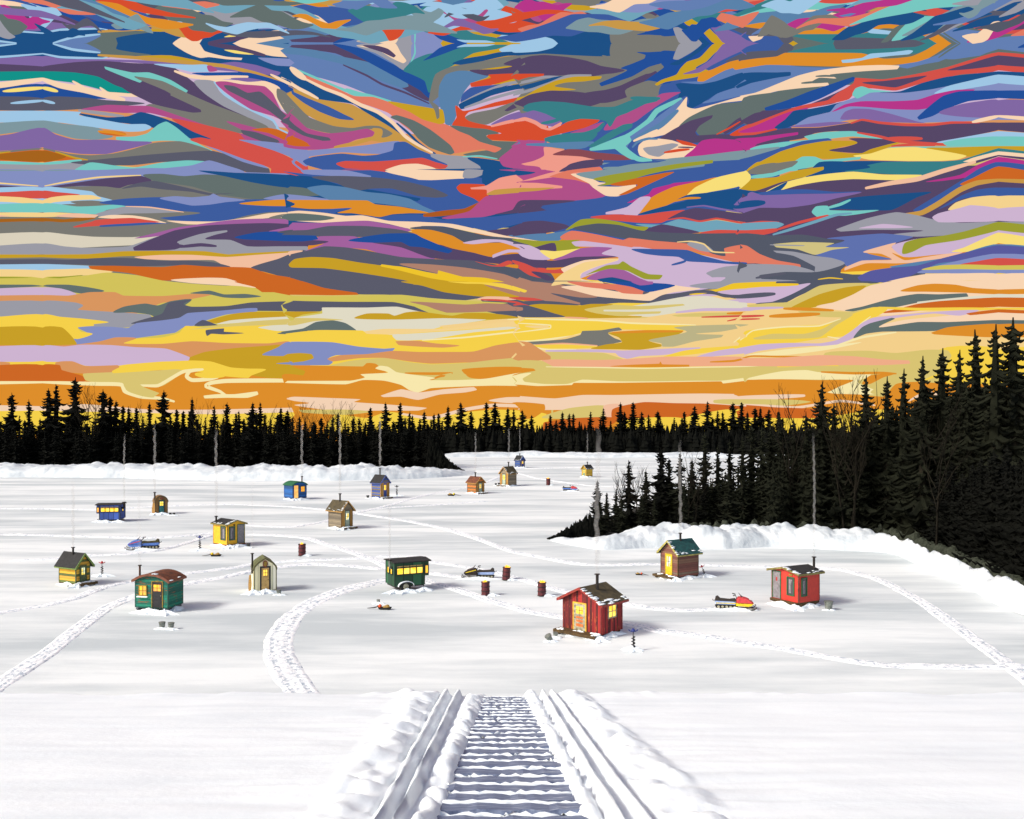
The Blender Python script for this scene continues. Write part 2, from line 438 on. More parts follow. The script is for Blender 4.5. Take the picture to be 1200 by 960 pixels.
D 1000,130 1080,105 1240,60 1240,105 1100,125
M 20,420 100,390 180,355 260,325 340,305 350,308 260,360 200,400 100,420
N 190,400 240,360 280,320 360,310 440,295 520,275 540,285 470,320 350,350 300,380 240,402
p 280,395 350,350 450,325 480,290 560,260 640,230 760,235 900,220 1000,205 1240,180 1240,250 900,310 1240,340 1240,362 900,375 700,370 560,360 480,375 360,385
N 680,235 780,228 880,190 1000,160 1240,135 1240,165 1050,195 920,220 800,235
T 555,245 570,215 600,205 650,220 740,230 640,235 580,262
L 940,240 1000,205 1100,180 1240,150 1240,190 1100,215
M 460,325 520,290 600,275 740,275 860,268 950,240 1040,222 1130,220 1100,235 1000,260 920,305 860,315 740,312 620,302 540,300
V 500,360 520,325 560,310 640,312 740,335 860,370 900,378 700,372 600,360
V 260,395 360,380 460,372 540,375 400,395
B 860,350 920,295 980,250 1060,228 1240,225 1240,260 1100,275 1000,310 930,345 870,362
V 960,330 1060,290 1150,275 1240,270 1240,345 1100,350
D 0,445 100,432 240,402 400,398 560,375 600,365 700,378 900,388 1040,378 1240,375 1240,410 1100,440 960,468 840,465 700,440 600,425 480,415 380,425 320,450 160,475 100,485 0,520
~x 13 550,378 600,362 680,375 800,385 930,385 1020,375 1150,375
~C 18 1120,372 1240,345
M 0,455 100,445 200,432 300,420 300,432 200,450 110,475 80,500 0,515
T 75,498 130,480 240,465 350,455 330,440 420,420 560,415 640,430 720,450 700,455 560,440 460,450 330,475 240,488 100,505
K 0,515 100,500 210,488 215,495 150,515 60,530 0,545
R 0,560 80,535 200,500 320,462 440,448 460,458 340,490 220,535 100,570 0,640
A 50,600 120,560 220,510 320,480 440,460 590,462 585,475 500,490 460,505 560,520 650,490 720,470 780,468 700,500 600,540 420,545 350,535 250,580 150,600
D 445,505 520,490 580,470 540,450 620,448 780,460 720,478 640,500 600,518 520,515
~x 14 580,422 680,440 760,460 860,470 1030,480
~x 20 720,450 880,450
~x 12 740,485 850,478 940,482
L 950,468 1040,450 1240,415 1240,440 1060,470
T 980,468 1080,450 1240,440 1240,485 1100,485 1000,485
T 720,495 760,488 1240,485 1240,490 900,500
A 900,495 1000,492 1240,485 1240,510 1150,535 1040,530
W 560,530 640,520 720,495 850,490 960,505 1090,530 1050,548 960,555 800,555 640,550 600,542
T 230,600 280,560 320,535 380,535 420,550 595,535 590,548 480,560 380,580 300,600
~A 18 320,600 380,590 420,582
F 100,600 180,570 300,555 240,600
N 400,570 560,555 700,555 860,560 700,575 520,600 420,600
E 520,600 700,570 860,562 1060,550 1240,495 1240,530 1080,570 940,600
C 940,600 1040,572 1120,540 1240,510 1240,535 1120,570 1000,600
~D 12 1010,600 1100,570 1240,530
M 1080,600 1150,570 1240,535 1240,560 1150,600
B 1120,600 1160,575 1240,555 1240,600
@50 190
p 0,45 200,38 400,35 1240,60 1240,200 0,200
K 0,38 100,36 140,38 60,42
p 0,60 60,58 180,44 300,36 500,28 700,34 860,60 660,66 400,66 200,80 60,104 0,106
F 0,200 60,120 300,110 560,60 1240,120 1240,240 900,620 0,620
q 470,60 560,55 660,66 760,58 900,66 1040,95 1240,125 1240,180 1060,182 880,160 800,145 700,115 520,88
N 730,40 900,50 1060,55 1240,70 1240,125 1100,115 980,95 860,68
~t 8 10,112 100,95 260,72 460,62
D 40,115 160,96 300,76 460,65 510,88 400,108 360,122 300,115 180,112 80,118
S 370,125 440,100 520,88 640,112 800,148 900,145 780,155 700,140 560,128 460,115
L 0,120 120,125 230,138 260,160 330,182 240,200 150,196 60,200 0,205
x 0,135 60,140 175,152 120,158 60,165 0,170
t 0,180 40,165 120,156 230,155 275,172 180,178 60,188 0,200
F 130,186 230,180 300,190 260,210 200,205
R 265,190 380,172 520,165 700,165 920,175 1000,175 1240,180 1240,232 1060,235 960,250 860,275 740,280 600,268 550,262 740,240 620,228 480,212 350,202
p 548,170 620,160 700,165 780,158 800,148 830,162 950,178 860,188 780,200 700,204 620,188
p 1035,170 1120,152 1240,155 1240,180 1060,176
O 920,195 1040,180 1140,175 1240,180 1240,206 1060,206
T 0,195 60,195 160,208 260,205 330,200 390,208 300,225 260,245 160,240 80,235 0,235
H 240,248 310,225 390,208 500,215 600,228 640,235 500,240 380,242 300,255
~w 6 390,208 500,212 660,235
t 0,238 60,236 140,240 180,248 100,255 0,258
w 60,255 140,240 260,248 240,262
b 0,262 100,268 160,262 250,262 180,278 100,282 0,285
C 260,260 320,248 420,250 500,262 580,285 560,290 460,275 380,268
R 555,262 600,258 740,262 860,270 740,282 620,275
x 140,305 250,272 330,265 420,262 480,270 550,282 440,286 330,295 220,302
~R 14 270,300 400,295 500,290 600,292
F 0,280 120,285 240,275 140,305 260,305 420,298 620,290 560,340 440,352 300,350 150,340 0,335
h 0,330 120,340 240,350 420,352 560,345 470,385 300,395 150,402 0,385
H 0,382 100,395 200,402 400,395 560,345 1240,395 1240,420 860,440 600,415 400,420 180,435 0,432
C 580,275 700,278 820,278 940,262 1060,240 1240,232 1240,245 1060,262 940,275 820,290 680,292
F 1060,262 1120,245 1240,238 1240,270 1140,270
v 430,358 540,330 640,305 780,285 900,270 1040,265 1240,275 1240,325 1060,325 1000,300 800,300 700,320 560,345
D 425,400 500,365 620,320 760,298 900,290 1060,286 1180,295 1100,315 1060,325 1240,340 1240,400 960,395 840,372 740,365 620,410 430,415
H 640,370 740,340 860,320 865,325 760,360 880,365 960,395 1100,395 1240,395 1240,410 860,420 640,385
~H 16 635,376 740,345 862,324
~D 16 640,398 740,388 812,394
B 900,352 1000,330 1100,325 1240,345 1240,375 1060,368 940,362
d 1100,330 1160,318 1240,318 1240,345
~A 24 0,440 100,442 220,442 380,430 600,428 760,430 880,445 1000,435 1160,425
A 860,435 1000,425 1180,418 1040,440 900,455
w 430,445 560,435 700,435 860,445 1000,435 1240,418 1240,425 1100,470 980,500 860,490 800,460 600,460 480,455
S 0,455 120,458 260,450 400,450 560,462 700,462 800,470 880,492 640,485 400,490 200,482 0,478
S 975,495 1100,455 1240,415 1240,570 1150,545 1040,515
A 1150,480 1180,462 1240,455 1240,498 1180,492
L 0,478 215,486 218,502 100,502 0,508
t 0,508 100,502 220,500 330,515 220,530 120,535 0,550
o 215,488 330,486 560,492 660,482 780,490 970,495 1060,525 1240,565 1240,700 1060,620 900,580 700,555 560,555 400,520 230,502
2 0,545 150,540 300,518 440,530 560,555 700,570 860,580 980,580 1100,680 0,680
g 20,542 120,535 190,530 120,545
2 20,560 120,540 300,525 420,545 200,570
C 600,552 760,542 860,545 960,575 1000,585 860,578 700,568
q 20,580 120,575 220,590 280,602 60,600
l 20,594 100,598 110,610 20,610
@330 190
N 0,60 1000,30 1240,60 1240,300 0,300
R 180,40 400,35 700,60 960,80 960,200 700,240 450,160
x 0,38 100,38 135,75 60,62 0,50
p 90,38 300,38 420,65 410,75 200,65 140,75
x 280,38 480,38 500,48 380,34
C 485,42 540,32 640,35 720,38 860,42 880,50 850,80 780,98 680,92 600,72 520,55
H 860,35 945,38 940,60 900,75 850,72
N 948,36 1100,38 1240,50 1240,70 1000,85 960,110 940,95
m 1020,36 1240,36 1240,60 1100,45
R 0,45 150,60 420,75 700,85 900,80 960,160 900,200 700,215 600,180
N 0,65 140,68 300,115 420,130 560,155 650,170 640,185 500,160 350,145 120,115 0,108
S 140,70 280,65 440,72 580,90 700,120 780,155 740,168 640,160 520,125 420,125 340,135 260,100
q 0,115 100,120 200,145 205,155 120,160 0,150
p 0,150 120,160 240,180 0,180
s 120,120 200,108 300,118 400,140 500,150 600,172 660,205 725,235 700,242 600,215 460,195 300,185 230,180 140,138
R 640,180 760,165 880,170 900,205 780,220 700,215
O 0,178 200,178 400,180 440,198 560,210 690,238 600,240 520,245 460,258 400,250 330,240 260,238 320,220 130,220 0,205
R 0,208 140,225 330,215 250,240 380,250 460,260 520,248 650,245 760,270 1000,255 1240,228 1240,280 1080,290 980,325 860,300 740,285 600,278 460,280 300,250 100,228 0,235
~U 26 670,250 780,238 860,230 940,190
X 820,120 840,102 950,105 960,125 980,140 940,192 900,170 840,145
z 885,120 960,110 1020,75 1100,60 1240,55 1240,140 1060,135 965,155 960,130 890,128
m 1100,95 1240,70 1240,100 1150,98
a 960,150 1000,130 1100,122 1240,120 1240,140 1060,150 980,155
m 750,262 880,230 960,160 1240,138 1240,200 1100,220 960,255 840,268
D 1000,245 1080,225 1110,185 1180,175 1240,180 1240,230 1100,240
R 760,270 1000,255 1240,225 1240,270 1130,285 980,320 860,298
D 960,325 1060,310 1130,285 1240,270 1240,335 1100,345 1040,345
s 1060,345 1160,338 1240,335 1240,360 1160,360
C 0,240 80,228 200,238 300,252 380,250 500,275 640,280 800,290 960,325 1100,355 1240,365 1240,380 1060,362 900,330 760,302 660,300 600,312 500,290 400,275 200,285 0,270
q 0,245 80,240 180,248 250,262 180,275 0,275
v 0,285 180,285 300,278 400,275 500,292 610,318 560,330 400,310 260,305 120,320 0,325
D 0,285 40,295 0,305
S 0,322 120,318 220,300 400,300 560,318 640,345 500,345 360,352 180,350 0,345
v 100,420 200,380 150,368 180,348 340,348 420,375 560,400 720,450 640,455 500,440 400,410 300,402 200,400 120,418
D 0,370 100,365 220,372 150,390 0,392
B 0,342 160,345 170,362 100,372 0,370
H 0,395 115,398 100,412 0,415
~A 9 0,424 70,418
w 0,420 100,415 60,435 0,448
D 415,375 560,370 700,380 850,410 980,440 1100,430 1240,450 1240,500 1100,480 1040,480 900,465 700,450 560,400
B 312,368 400,348 500,335 620,335 660,355 800,415 780,428 660,400 600,395 560,375 420,378
d 600,310 680,300 800,310 960,345 1100,360 1240,395 1240,410 1050,378 860,380 800,345 700,325
O 605,320 700,318 800,345 860,378 940,390 1040,378 1120,408 1040,420 985,445 900,425 800,405 700,370
l 850,378 940,362 1040,365 1120,385 1240,410 1240,440 1150,458 1110,425 1060,425 990,450 990,435 1060,410 1120,408 1020,375 900,385
g 1080,362 1240,368 1240,410 1160,388
S 0,450 120,415 200,395 300,400 400,415 560,445 720,455 900,462 1050,490 1240,535 1240,700 500,620 0,540
d 900,465 1050,490 1180,540 1240,560 1240,640 1160,580 1040,520
x 905,465 1000,485 1060,462 1100,470 1180,495 1240,500 1240,545 1160,518 1090,475 1040,490 980,488
J 550,478 700,480 860,495 1040,525 1150,565 1240,590 1240,640 1100,600 900,580 740,525
A 30,485 60,455 140,445 240,450 360,470 500,490 700,540 900,570 1060,610 1060,700 800,640 600,560 400,525 200,498 50,495
A 600,560 800,555 1000,590 1150,640 900,640 700,600
~i 20 470,485 560,500 680,525 800,545 950,552 1060,575 1180,620
i 460,485 560,490 700,520 730,525 735,508 860,540 960,548 1060,570 1150,600 1000,580 860,568 700,545 560,510
o 0,540 100,560 260,590 300,640 0,640
@600 190
R 350,40 1240,0 1240,120 600,380 0,290 0,240 200,180
m 0,60 160,38 260,60 370,105 440,158 300,180 140,190 0,220
m 0,36 150,38 60,42 0,40
N 0,38 110,48 80,58 0,65
z 0,100 60,85 180,50 280,36 380,40 300,60 200,70 100,85 20,95 120,98 235,112 235,122 120,128 0,125
a 0,122 100,122 200,120 120,135 0,142
D 220,45 280,10 420,0 410,20 300,35
Z 175,68 260,40 410,22 425,38 380,48 280,55 380,105 300,85 200,72
C 275,58 310,55 380,80 410,95 440,98 400,112 500,115 580,105 580,118 500,160 440,158 380,120 360,100
K 300,55 420,38 560,10 720,0 900,-10 900,20 640,50 500,62 380,80
g 380,80 460,60 600,38 760,10 940,-10 940,5 800,25 640,58 500,100 405,112 440,95
o 460,105 560,80 720,50 760,48 640,105 540,150 500,155 590,108 520,112
M 540,190 640,150 660,125 740,105 760,98 900,88 820,110 700,150 640,180 600,185
O 580,235 640,175 680,150 760,115 880,90 960,72 900,120 820,160 700,215 640,240
W 815,160 860,118 960,72 1100,42 1120,70 1060,115 930,140 830,162
N 590,245 720,205 820,180 760,185 820,155 930,142 1060,125 1240,125 1240,220 1080,235 940,210 820,215 700,235
~O 11 760,184 820,170 882,168
A 1095,45 1150,0 1240,0 1240,20 1140,50
F 1100,50 1160,15 1240,5 1240,50 1150,58
~T 18 1120,70 1180,65 1240,55
A 1065,115 1120,80 1240,75 1240,115 1130,135 1080,130
V 1040,200 1100,145 1150,135 1240,160 1240,180 1140,178 1060,202
~V 8 820,212 900,205 980,220 1080,235 1180,225 1240,205
l 440,235 540,210 600,165 650,165 620,210 580,255 520,245 440,245
x 365,258 480,245 600,250 700,235 810,225 780,245 700,285 600,285 460,272
D 0,215 40,180 160,178 300,182 140,205 180,222 60,238 0,240
R 135,210 300,190 340,230 160,225
D 0,305 60,280 140,275 240,290 270,305 180,330 60,340 0,345
D 725,270 800,230 860,215 960,225 1080,240 1240,215 1240,275 1100,282 960,265 880,278 780,265
~x 9 720,272 800,262 880,278 960,265 1080,285 1240,275
k 580,290 700,292 780,268 880,282 960,272 1080,290 1240,282 1240,318 1060,322 960,320 880,328 780,310 640,305
x 880,332 960,318 1060,320 1160,325 1240,318 1240,342 1060,342 940,342
D 620,325 700,292 780,305 880,330 760,335
s 0,350 140,340 270,320 280,335 200,375 100,365
g 250,320 320,270 400,265 500,280 580,300 640,305 620,322 540,315 440,290 300,305
d 285,310 400,288 500,295 600,320 700,330 880,335 1240,342 1240,480 1100,475 940,430 740,380 560,365 400,335
Z 225,355 280,322 400,340 520,365 550,355 680,370 840,385 940,430 1000,440 995,405 1080,388 1160,410 1240,455 1240,478 1100,475 960,450 840,415 700,412 560,408 440,390 300,375
~C 6 0,352 60,362 160,380
H 820,385 860,370 920,395 945,422 880,415
~t 7 775,375 840,372 900,385 940,420 1060,425
l 550,405 700,415 860,430 1000,460 1100,480 1240,485 1240,560 1060,640 760,640 600,560
g 40,365 120,370 220,368 320,365 280,380 320,405 200,418 130,412
D 0,372 100,400 200,380 200,450 0,430
d 0,372 120,408 60,400 0,382
O 0,395 45,408 0,412
l 0,385 80,390 130,412 180,455 80,455 0,420
W 130,415 200,418 320,405 310,425 240,445 185,455
v 190,460 240,440 320,405 400,398 480,402 420,430 500,445 300,455
D 0,425 80,455 200,462 300,445 500,442 400,455 340,475 280,490 160,495 60,470 0,455
d 0,460 60,480 180,520 200,560 100,545 0,500
x 0,460 60,475 120,500 200,505 280,490 350,475 280,515 200,522 110,518 145,545 80,530 20,490
D 90,515 140,518 200,550 160,555
l 280,375 340,370 560,400 600,430 640,460 740,490 800,530 800,570 700,580 560,560 400,520 320,545 320,520 360,490 500,450 420,430 470,402 300,395
l 580,420 700,430 900,440 1060,475 1240,485 1000,540 850,580 800,540 740,495 640,460
v 350,545 440,500 520,505 600,545 660,570 600,575 480,550 400,555
g 345,530 440,485 500,478 520,465 560,490 640,525 705,530 690,550 620,548 540,510 460,500 380,520
N 400,550 470,540 560,560 640,580 765,575 700,590 600,600 500,570 420,562
~R 11 750,482 810,465 820,440
R 560,408 680,408 820,412 900,440 1000,465 1110,472 1060,480 900,470 820,465 780,445 700,440 620,430
C 230,500 340,460 500,452 495,462 400,490 330,520 320,545 400,565 430,575 380,585 280,575 190,582 190,565 250,530
t 185,575 240,520 340,470 500,452 490,462 380,495 320,525 330,560 430,572 400,582 260,575
J 0,540 100,560 185,580 240,640 0,640
H 830,580 940,545 910,520 1000,490 1240,480 1240,600 1000,600
S 1135,540 1180,525 1240,525 1240,548 1160,550
i 960,600 1040,568 1120,560 1240,565 1240,620 960,620
Z 260,578 400,585 520,575 640,592 600,620 400,620
S 60,585 180,590 240,640 100,640
i 0,580 60,590 100,640 0,640
@860 190
D 80,100 500,60 1240,30 1240,380 700,400 0,360 0,220
N 300,35 480,20 560,45 340,70
E 520,42 700,0 1100,0 1000,45 900,65 700,55 560,50
N 400,0 560,0 640,25 520,42 380,60 340,65
~T 18 85,72 180,60 260,35 380,5
A 20,120 80,80 200,70 300,38 420,22 420,36 330,70 220,95 100,135
F 60,50 120,15 280,0 240,30 140,55
W 0,45 60,42 80,78 30,125 0,130
W 145,142 240,95 330,72 440,55 560,45 700,58 880,60 860,80 740,85 560,80 420,90 300,110 200,138
~w 22 620,122 740,98 860,80 980,42 1130,0
M 900,92 1060,60 1150,10 1240,-20 1240,20 1100,70 980,88
R 840,225 980,140 1060,90 1150,30 1240,0 1240,60 1140,95 1000,180 880,235
o 1060,105 1120,75 1240,20 1240,80 1120,110
~a 26 785,250 880,238 960,195 1060,130 1140,98 1240,85
R 960,220 1060,160 1140,130 1240,120 1240,160 1080,170 1000,205
N 0,130 80,135 150,140 250,92 220,130 100,150 0,210
R 100,148 220,130 340,128 480,140 600,138 500,150 340,148 160,155
V 0,195 80,140 130,155 300,150 460,148 600,142 480,170 360,200 240,215 120,215 40,240 0,235
~N 32 0,210 60,198 140,190
N 440,220 540,170 640,158 780,148 925,140 860,165 740,225 600,225 500,220
~T 14 440,215 500,198 545,178
T 365,235 385,208 440,205 450,225 560,228 680,225 600,242 520,252 440,250 400,262
H 480,315 620,265 760,235 860,250 940,270 1060,285 1240,280 1240,320 1060,340 860,350 740,340 890,322 740,318 620,318 500,326
t 1005,225 1040,190 1120,165 1240,160 1240,225
l 930,260 960,240 1060,215 1110,202 1240,218 1240,275 1080,282 960,282
l 585,310 700,290 840,305 760,310 660,310
~x 9 0,278 60,288 130,280 210,282
k 0,290 120,282 200,280 235,292 200,310 60,322 0,315
~x 26 0,328 60,332 140,328 200,318
~x 13 200,318 300,285 380,265 440,250
~k 14 185,340 260,318 380,280 480,248 550,240
d 0,345 180,345 320,340 440,360 620,400 500,520 900,520 700,560 400,640 0,600
j 435,358 560,345 700,335 840,350 800,365 700,400 620,425 740,455 640,460 540,495 500,462 380,435 460,410 420,400 520,368
1 185,385 300,375 470,380 430,398 540,400 460,412 380,435 300,410 200,400
~H 6 170,388 240,390 330,392
H 185,415 280,420 380,440 460,450 520,475 440,505 380,515 380,490 300,455 200,425
d 190,425 280,440 380,490 360,495 280,455
w 520,495 600,462 740,458 690,430 605,422 700,392 760,378 740,400 800,445 740,425 800,460 900,445 1060,420 1090,415 1020,445 900,468 760,475 620,475 520,508
l 740,395 820,368 860,360 1060,350 1240,300 1240,370 1080,420 940,435 800,445
g 790,430 800,380 860,360 980,345 1080,325 1240,280 1240,320 1060,365 900,390 840,420
W 1020,420 1080,400 1240,330 1240,380 1100,420
s 730,490 860,468 1000,448 1080,425 1240,385 1240,470 1000,495 900,490 740,495
I 580,540 640,510 740,495 860,485 980,450 1100,420 1240,390 1240,440 1100,460 960,475 870,515 800,545 700,562 600,560
p 860,520 940,490 1040,465 1240,430 1240,520 1060,520
x 1060,482 1140,465 1240,450 1240,485
2 880,505 960,485 1080,480 1240,485 1240,505 1060,502
~p 18 880,515 1000,512 1100,520 1240,515
Z 0,390 60,392 120,430 200,460 310,480 310,505 200,485 100,475 0,470
~R 10 0,474 60,474
~l 8 0,488 100,480
H 0,490 120,478 280,485 380,515 240,515 120,530 130,548 280,555 350,572 200,580 0,565
~S 14 105,543 180,530 240,522
~i 22 0,582 120,578 300,575
~i 6 395,550 450,543 510,548
l 200,600 300,575 365,568 300,600 280,640 200,640
2 400,600 500,572 640,570 780,562 700,580 560,600 500,640 380,640
C 600,600 760,550 900,525 1060,522 1240,525 1240,600 1000,575 860,580 760,600
O 820,600 920,578 1000,572 1100,590 1240,600 1240,640 820,640
@50 330
2 0,30 300,30 560,60 1240,60 1240,300 0,300
q 20,15 120,15 220,28 290,45 200,58 140,50 60,30 0,22
l 0,28 80,32 130,45 160,62 120,70 60,66 0,62
P 0,64 120,66 220,50 340,50 380,66 560,68 700,58 790,62 700,82 640,95 560,100 440,150 340,165 160,140 60,120 0,98
C 700,0 920,0 1000,30 860,12
o 900,0 1240,0 1240,66 1180,68 1060,45 980,22
q 690,55 780,42 850,60 950,58 1025,70 940,78 850,75 780,60
H 0,92 150,98 190,112 165,132 320,142 500,155 520,185 400,215 240,220 100,190 0,165
q 330,145 380,118 480,103 540,112 600,92 700,85 600,150 540,170 500,155 420,145
S 415,198 480,175 560,150 590,100 700,85 660,105 700,118 860,115 980,98 1240,92 1240,138 1060,138 900,138 760,150 680,170 560,190
p 165,215 320,212 400,218 440,195 560,182 640,170 680,148 820,138 960,125 1005,125 1005,140 860,155 760,185 720,205 660,215 620,240 440,265 300,280 160,295 60,290 220,250
y 0,155 80,165 200,175 310,190 240,200 240,208 165,215 180,235 235,246 160,270 60,240 0,225
A 0,216 90,215 130,250 160,290 150,305 60,300 0,300
y 370,290 440,268 560,262 640,240 670,208 760,215 860,200 1060,200 1240,150 1240,300 1060,300 560,296
A 765,190 820,170 900,150 980,142 1240,142 1240,165 1060,170 900,185 820,195
S 712,208 750,180 810,200 820,205
8 815,200 880,182 1000,172 1240,160 1240,175 1060,185 900,195
5 690,225 820,205 1000,185 1240,172 1240,215 1060,205 900,210 760,220
8 1010,215 1080,205 1240,200 1240,228 1100,232 1040,222
S 765,228 850,220 850,235 945,242 850,248 790,245 770,255
q 1100,245 1160,232 1240,230 1240,248
P 0,305 160,295 270,280 340,262 440,265 380,290 560,292 700,280 860,288 1060,290 1140,280 1240,290 1240,320 700,372 600,360
l 0,302 100,305 180,296 320,298 440,308 580,315 690,355 680,372 560,375 400,388 340,396 200,395 140,375 0,372
A 690,355 760,330 900,312 1060,300 1130,295 1240,320 1240,460 980,440 860,400 780,378 690,370
p 1030,345 1100,310 1140,285 1240,282 1240,345
p 1095,385 1160,378 1240,375 1240,392
O 1180,400 1240,398 1240,420
P 60,380 140,374 200,396 350,392 360,400 320,428 200,432 80,420
o 0,392 80,392 90,415 180,440 205,460 180,472 60,470 0,468
5 190,432 330,425 480,420 640,410 760,400 600,480 520,540 400,520 370,480 240,472 200,462
y 325,420 370,398 480,385 580,375 700,370 790,375 880,402 960,408 1048,412 980,440 950,462 860,455 760,460 640,412 460,422 330,430
O 0,480 240,478 365,490 400,525 500,555 640,560 760,540 1240,540 1240,720 0,720
O 470,490 560,490 640,440 700,420 860,445 950,452 1240,460 1240,560 640,560 540,520
~6 18 0,472 120,476 260,480 370,484 385,515 460,540 560,548 615,562
~6 16 460,487 540,488 600,455 660,422 750,412
5 380,480 450,480 525,540 470,538 400,515
~6 18 750,412 690,420 675,445 700,462 780,458 820,450
~y 26 850,440 760,440 720,435
~6 20 1240,466 1060,464 860,466 790,475 765,490 830,515 860,535
6 755,535 820,528 900,528 1005,515 1010,530 960,545 860,545 760,548
~9 20 1150,548 1240,550
y 0,600 200,595 400,605 700,620 1240,600 1240,720 0,720
9 0,585 200,575 500,600 800,600 1240,590 1240,610 800,622 300,612 0,605
~x 12 450,700 470,690
@330 330
2 0,60 400,60 700,60 1240,60 1240,200 0,200
S 100,0 440,0 700,20 1240,20 1240,170 1060,168 1000,150 700,85 500,62 360,60 0,20
o 0,0 100,0 200,30 350,52 360,62 200,65 60,62 0,60
A 560,0 860,0 1060,30 1180,70 1240,80 1240,120 1060,75 920,70 760,50 660,20
J 950,10 1240,0 1240,80 1150,78 1060,55
y 780,0 960,5 1040,10 1150,42 1140,55 1060,35 940,12 860,10
d 1150,25 1240,30 1240,50
5 0,62 360,66 560,62 700,78 860,88 920,80 940,95 800,105 600,100 400,95 100,95 0,92
2 0,60 60,68 360,68 560,62 720,82 860,90 1060,100 1000,108 700,108 560,100 300,95 0,95
w 915,82 960,70 1060,72 1100,85 960,90
~x 9 935,85 1020,88 1100,98 1160,115
x 1065,75 1240,72 1240,92 1150,90
S 1115,95 1240,88 1240,108 1160,105
S 0,92 120,92 300,95 520,96 600,112 700,138 718,150 680,150 560,128 400,122 200,130 180,140 0,138
J 600,95 700,98 860,108 960,102 1080,108 1130,125 1130,135 1000,140 860,145 760,145 680,115
S 1060,105 1130,115 1240,130 1240,168 1120,168 1060,140 1120,135
8 60,170 190,150 190,122 400,122 540,118 620,135 700,150 860,175 960,178 860,195 740,215 700,225 520,250 380,240 200,225 0,228 0,200
2 600,105 700,125 800,155 780,162 700,150
A 340,172 400,150 500,150 530,160 580,145 640,140 720,150 800,160 860,148 960,148 1060,158 1120,172 1060,180 960,178 760,172 560,178 440,178
A 0,142 180,142 100,155 60,170 0,172
5 0,172 180,172 290,180 160,185 60,205 0,205
q 0,235 100,220 160,190 240,182 300,195 350,228 330,235 240,228 100,232 0,248
7 740,208 860,195 1000,178 1240,168 1240,200 960,205 860,212 760,218
t 380,235 480,222 700,222 860,212 1000,195 1240,178 1240,205 1060,212 860,225 640,240 480,250 400,245
8 520,250 640,242 860,228 1060,212 1115,215 1060,225 900,238 700,270 560,278 530,272
y 0,248 160,228 280,228 380,230 400,245 510,250 540,275 700,275 900,240 1060,228 1240,212 1240,262 1040,275 900,325 700,335 560,322 300,300 0,285
y 1090,185 1150,175 1240,172 1240,205 1100,200
~6 7 1060,178 1240,172
~6 8 660,275 860,262 1060,240 1240,222
P 535,280 640,278 720,290 835,300 760,310 640,305 550,298
P 0,280 20,285 0,295
p 0,292 120,282 240,285 360,305 480,315 530,312 520,325 400,345 260,345 220,360 240,378 220,392 60,392 0,385
A 0,345 80,335 140,340 150,360 100,375 0,382
P 215,362 280,345 400,340 520,325 640,330 760,330 900,328 1000,300 1100,285 1150,292 1240,340 1240,375 1060,378 860,380 700,385 600,375 480,358 360,360 240,375
q 1140,288 1200,280 1240,280 1240,295
A 0,395 50,395 110,425 100,440 0,442
5 220,395 320,372 480,358 600,378 700,388 860,382 1240,375 1240,720 960,480 700,470 560,440 440,410 240,402
O 50,395 200,395 380,398 400,382 440,385 460,400 500,430 560,450 700,470 860,470 1000,460 1240,500 1240,720 0,720 0,440 100,440 110,420
O 845,412 1000,400 1100,400 1190,412 1150,430 1060,440 960,458 880,450
~O 13 580,430 700,432 800,432 740,445 700,460
~5 22 770,445 860,440
6 440,408 460,395 500,400 540,425 640,440 720,452 690,462 820,462 960,455 1100,430 1180,425 1140,470 1240,480 1240,492 1000,488 860,492 700,500 640,520 600,510 560,485 480,465 380,462 300,482 0,475 0,466 320,465 390,450 370,435 460,430 500,425
5 1135,455 1180,430 1240,420 1240,482 1160,475
9 465,535 560,505 640,520 760,505 900,495 915,508 860,520 740,530 640,555 560,540 480,542
9 20,548 60,540 200,545 370,552 340,565 480,575 680,592 640,605 500,605 240,605 60,580 130,570 60,560
9 970,558 1060,542 1240,545 1240,572 1060,570
y 250,625 400,640 500,610 700,640 800,620 1000,600 1240,620 1240,720 200,720
5 80,602 300,600 420,610 300,625 100,615
~9 16 560,620 700,640 860,600 1000,580 1240,590
@600 330
7 0,160 500,120 1240,60 1240,380 0,380
S 60,0 400,0 700,60 960,30 1240,30 1240,70 1060,82 940,60 860,60 660,100 500,100 330,112 100,60
J 0,0 100,0 230,15 400,70 320,75 180,55 320,100 310,112 200,105 120,80 0,70
~i 12 0,30 65,47
y 0,20 70,42 60,52 0,38
t 185,20 200,0 420,0 430,12 330,20 240,12
C 230,25 330,18 480,45 620,60 700,25 780,15 860,5 880,35 760,50 700,65 650,90 560,85 400,70 300,45
Z 260,0 440,10 560,20 615,45 610,60 520,55 480,40 340,25
B 430,0 765,15 640,50 560,25
v 560,0 660,0 660,12 600,18
l 700,0 1000,-20 900,30 780,20
H 830,20 960,0 1240,-10 1240,20 940,35
i 830,60 880,42 960,35 1040,8 1240,0 1240,28 1060,35 940,50 870,62
l 960,50 1060,35 1240,30 1240,60 1060,65
l 990,88 1240,75 1240,105 1100,100
~S 14 640,98 740,68 860,48 930,48 1000,68 1120,68 1240,62
8 560,115 660,98 800,72 920,68 1000,85 1100,100 1100,125 860,135 750,150 640,165 530,155 420,138 500,120
5 320,130 360,112 470,108 600,115 800,105 810,112 640,130 430,132 430,140 560,142 700,140 690,150 540,158 640,170 500,170
~l 14 770,145 900,132 1060,132 1240,130
5 750,158 860,148 1000,145 1240,140 1240,165 1000,165 780,165
~O 14 1010,150 1240,145
~x 9 890,167 1060,162 1240,157
~x 8 1010,185 1100,168 1160,176
S 35,95 120,90 220,95 320,110 200,112 80,110
x 0,70 110,78 120,88 0,88
x 0,98 85,115 60,120 0,110
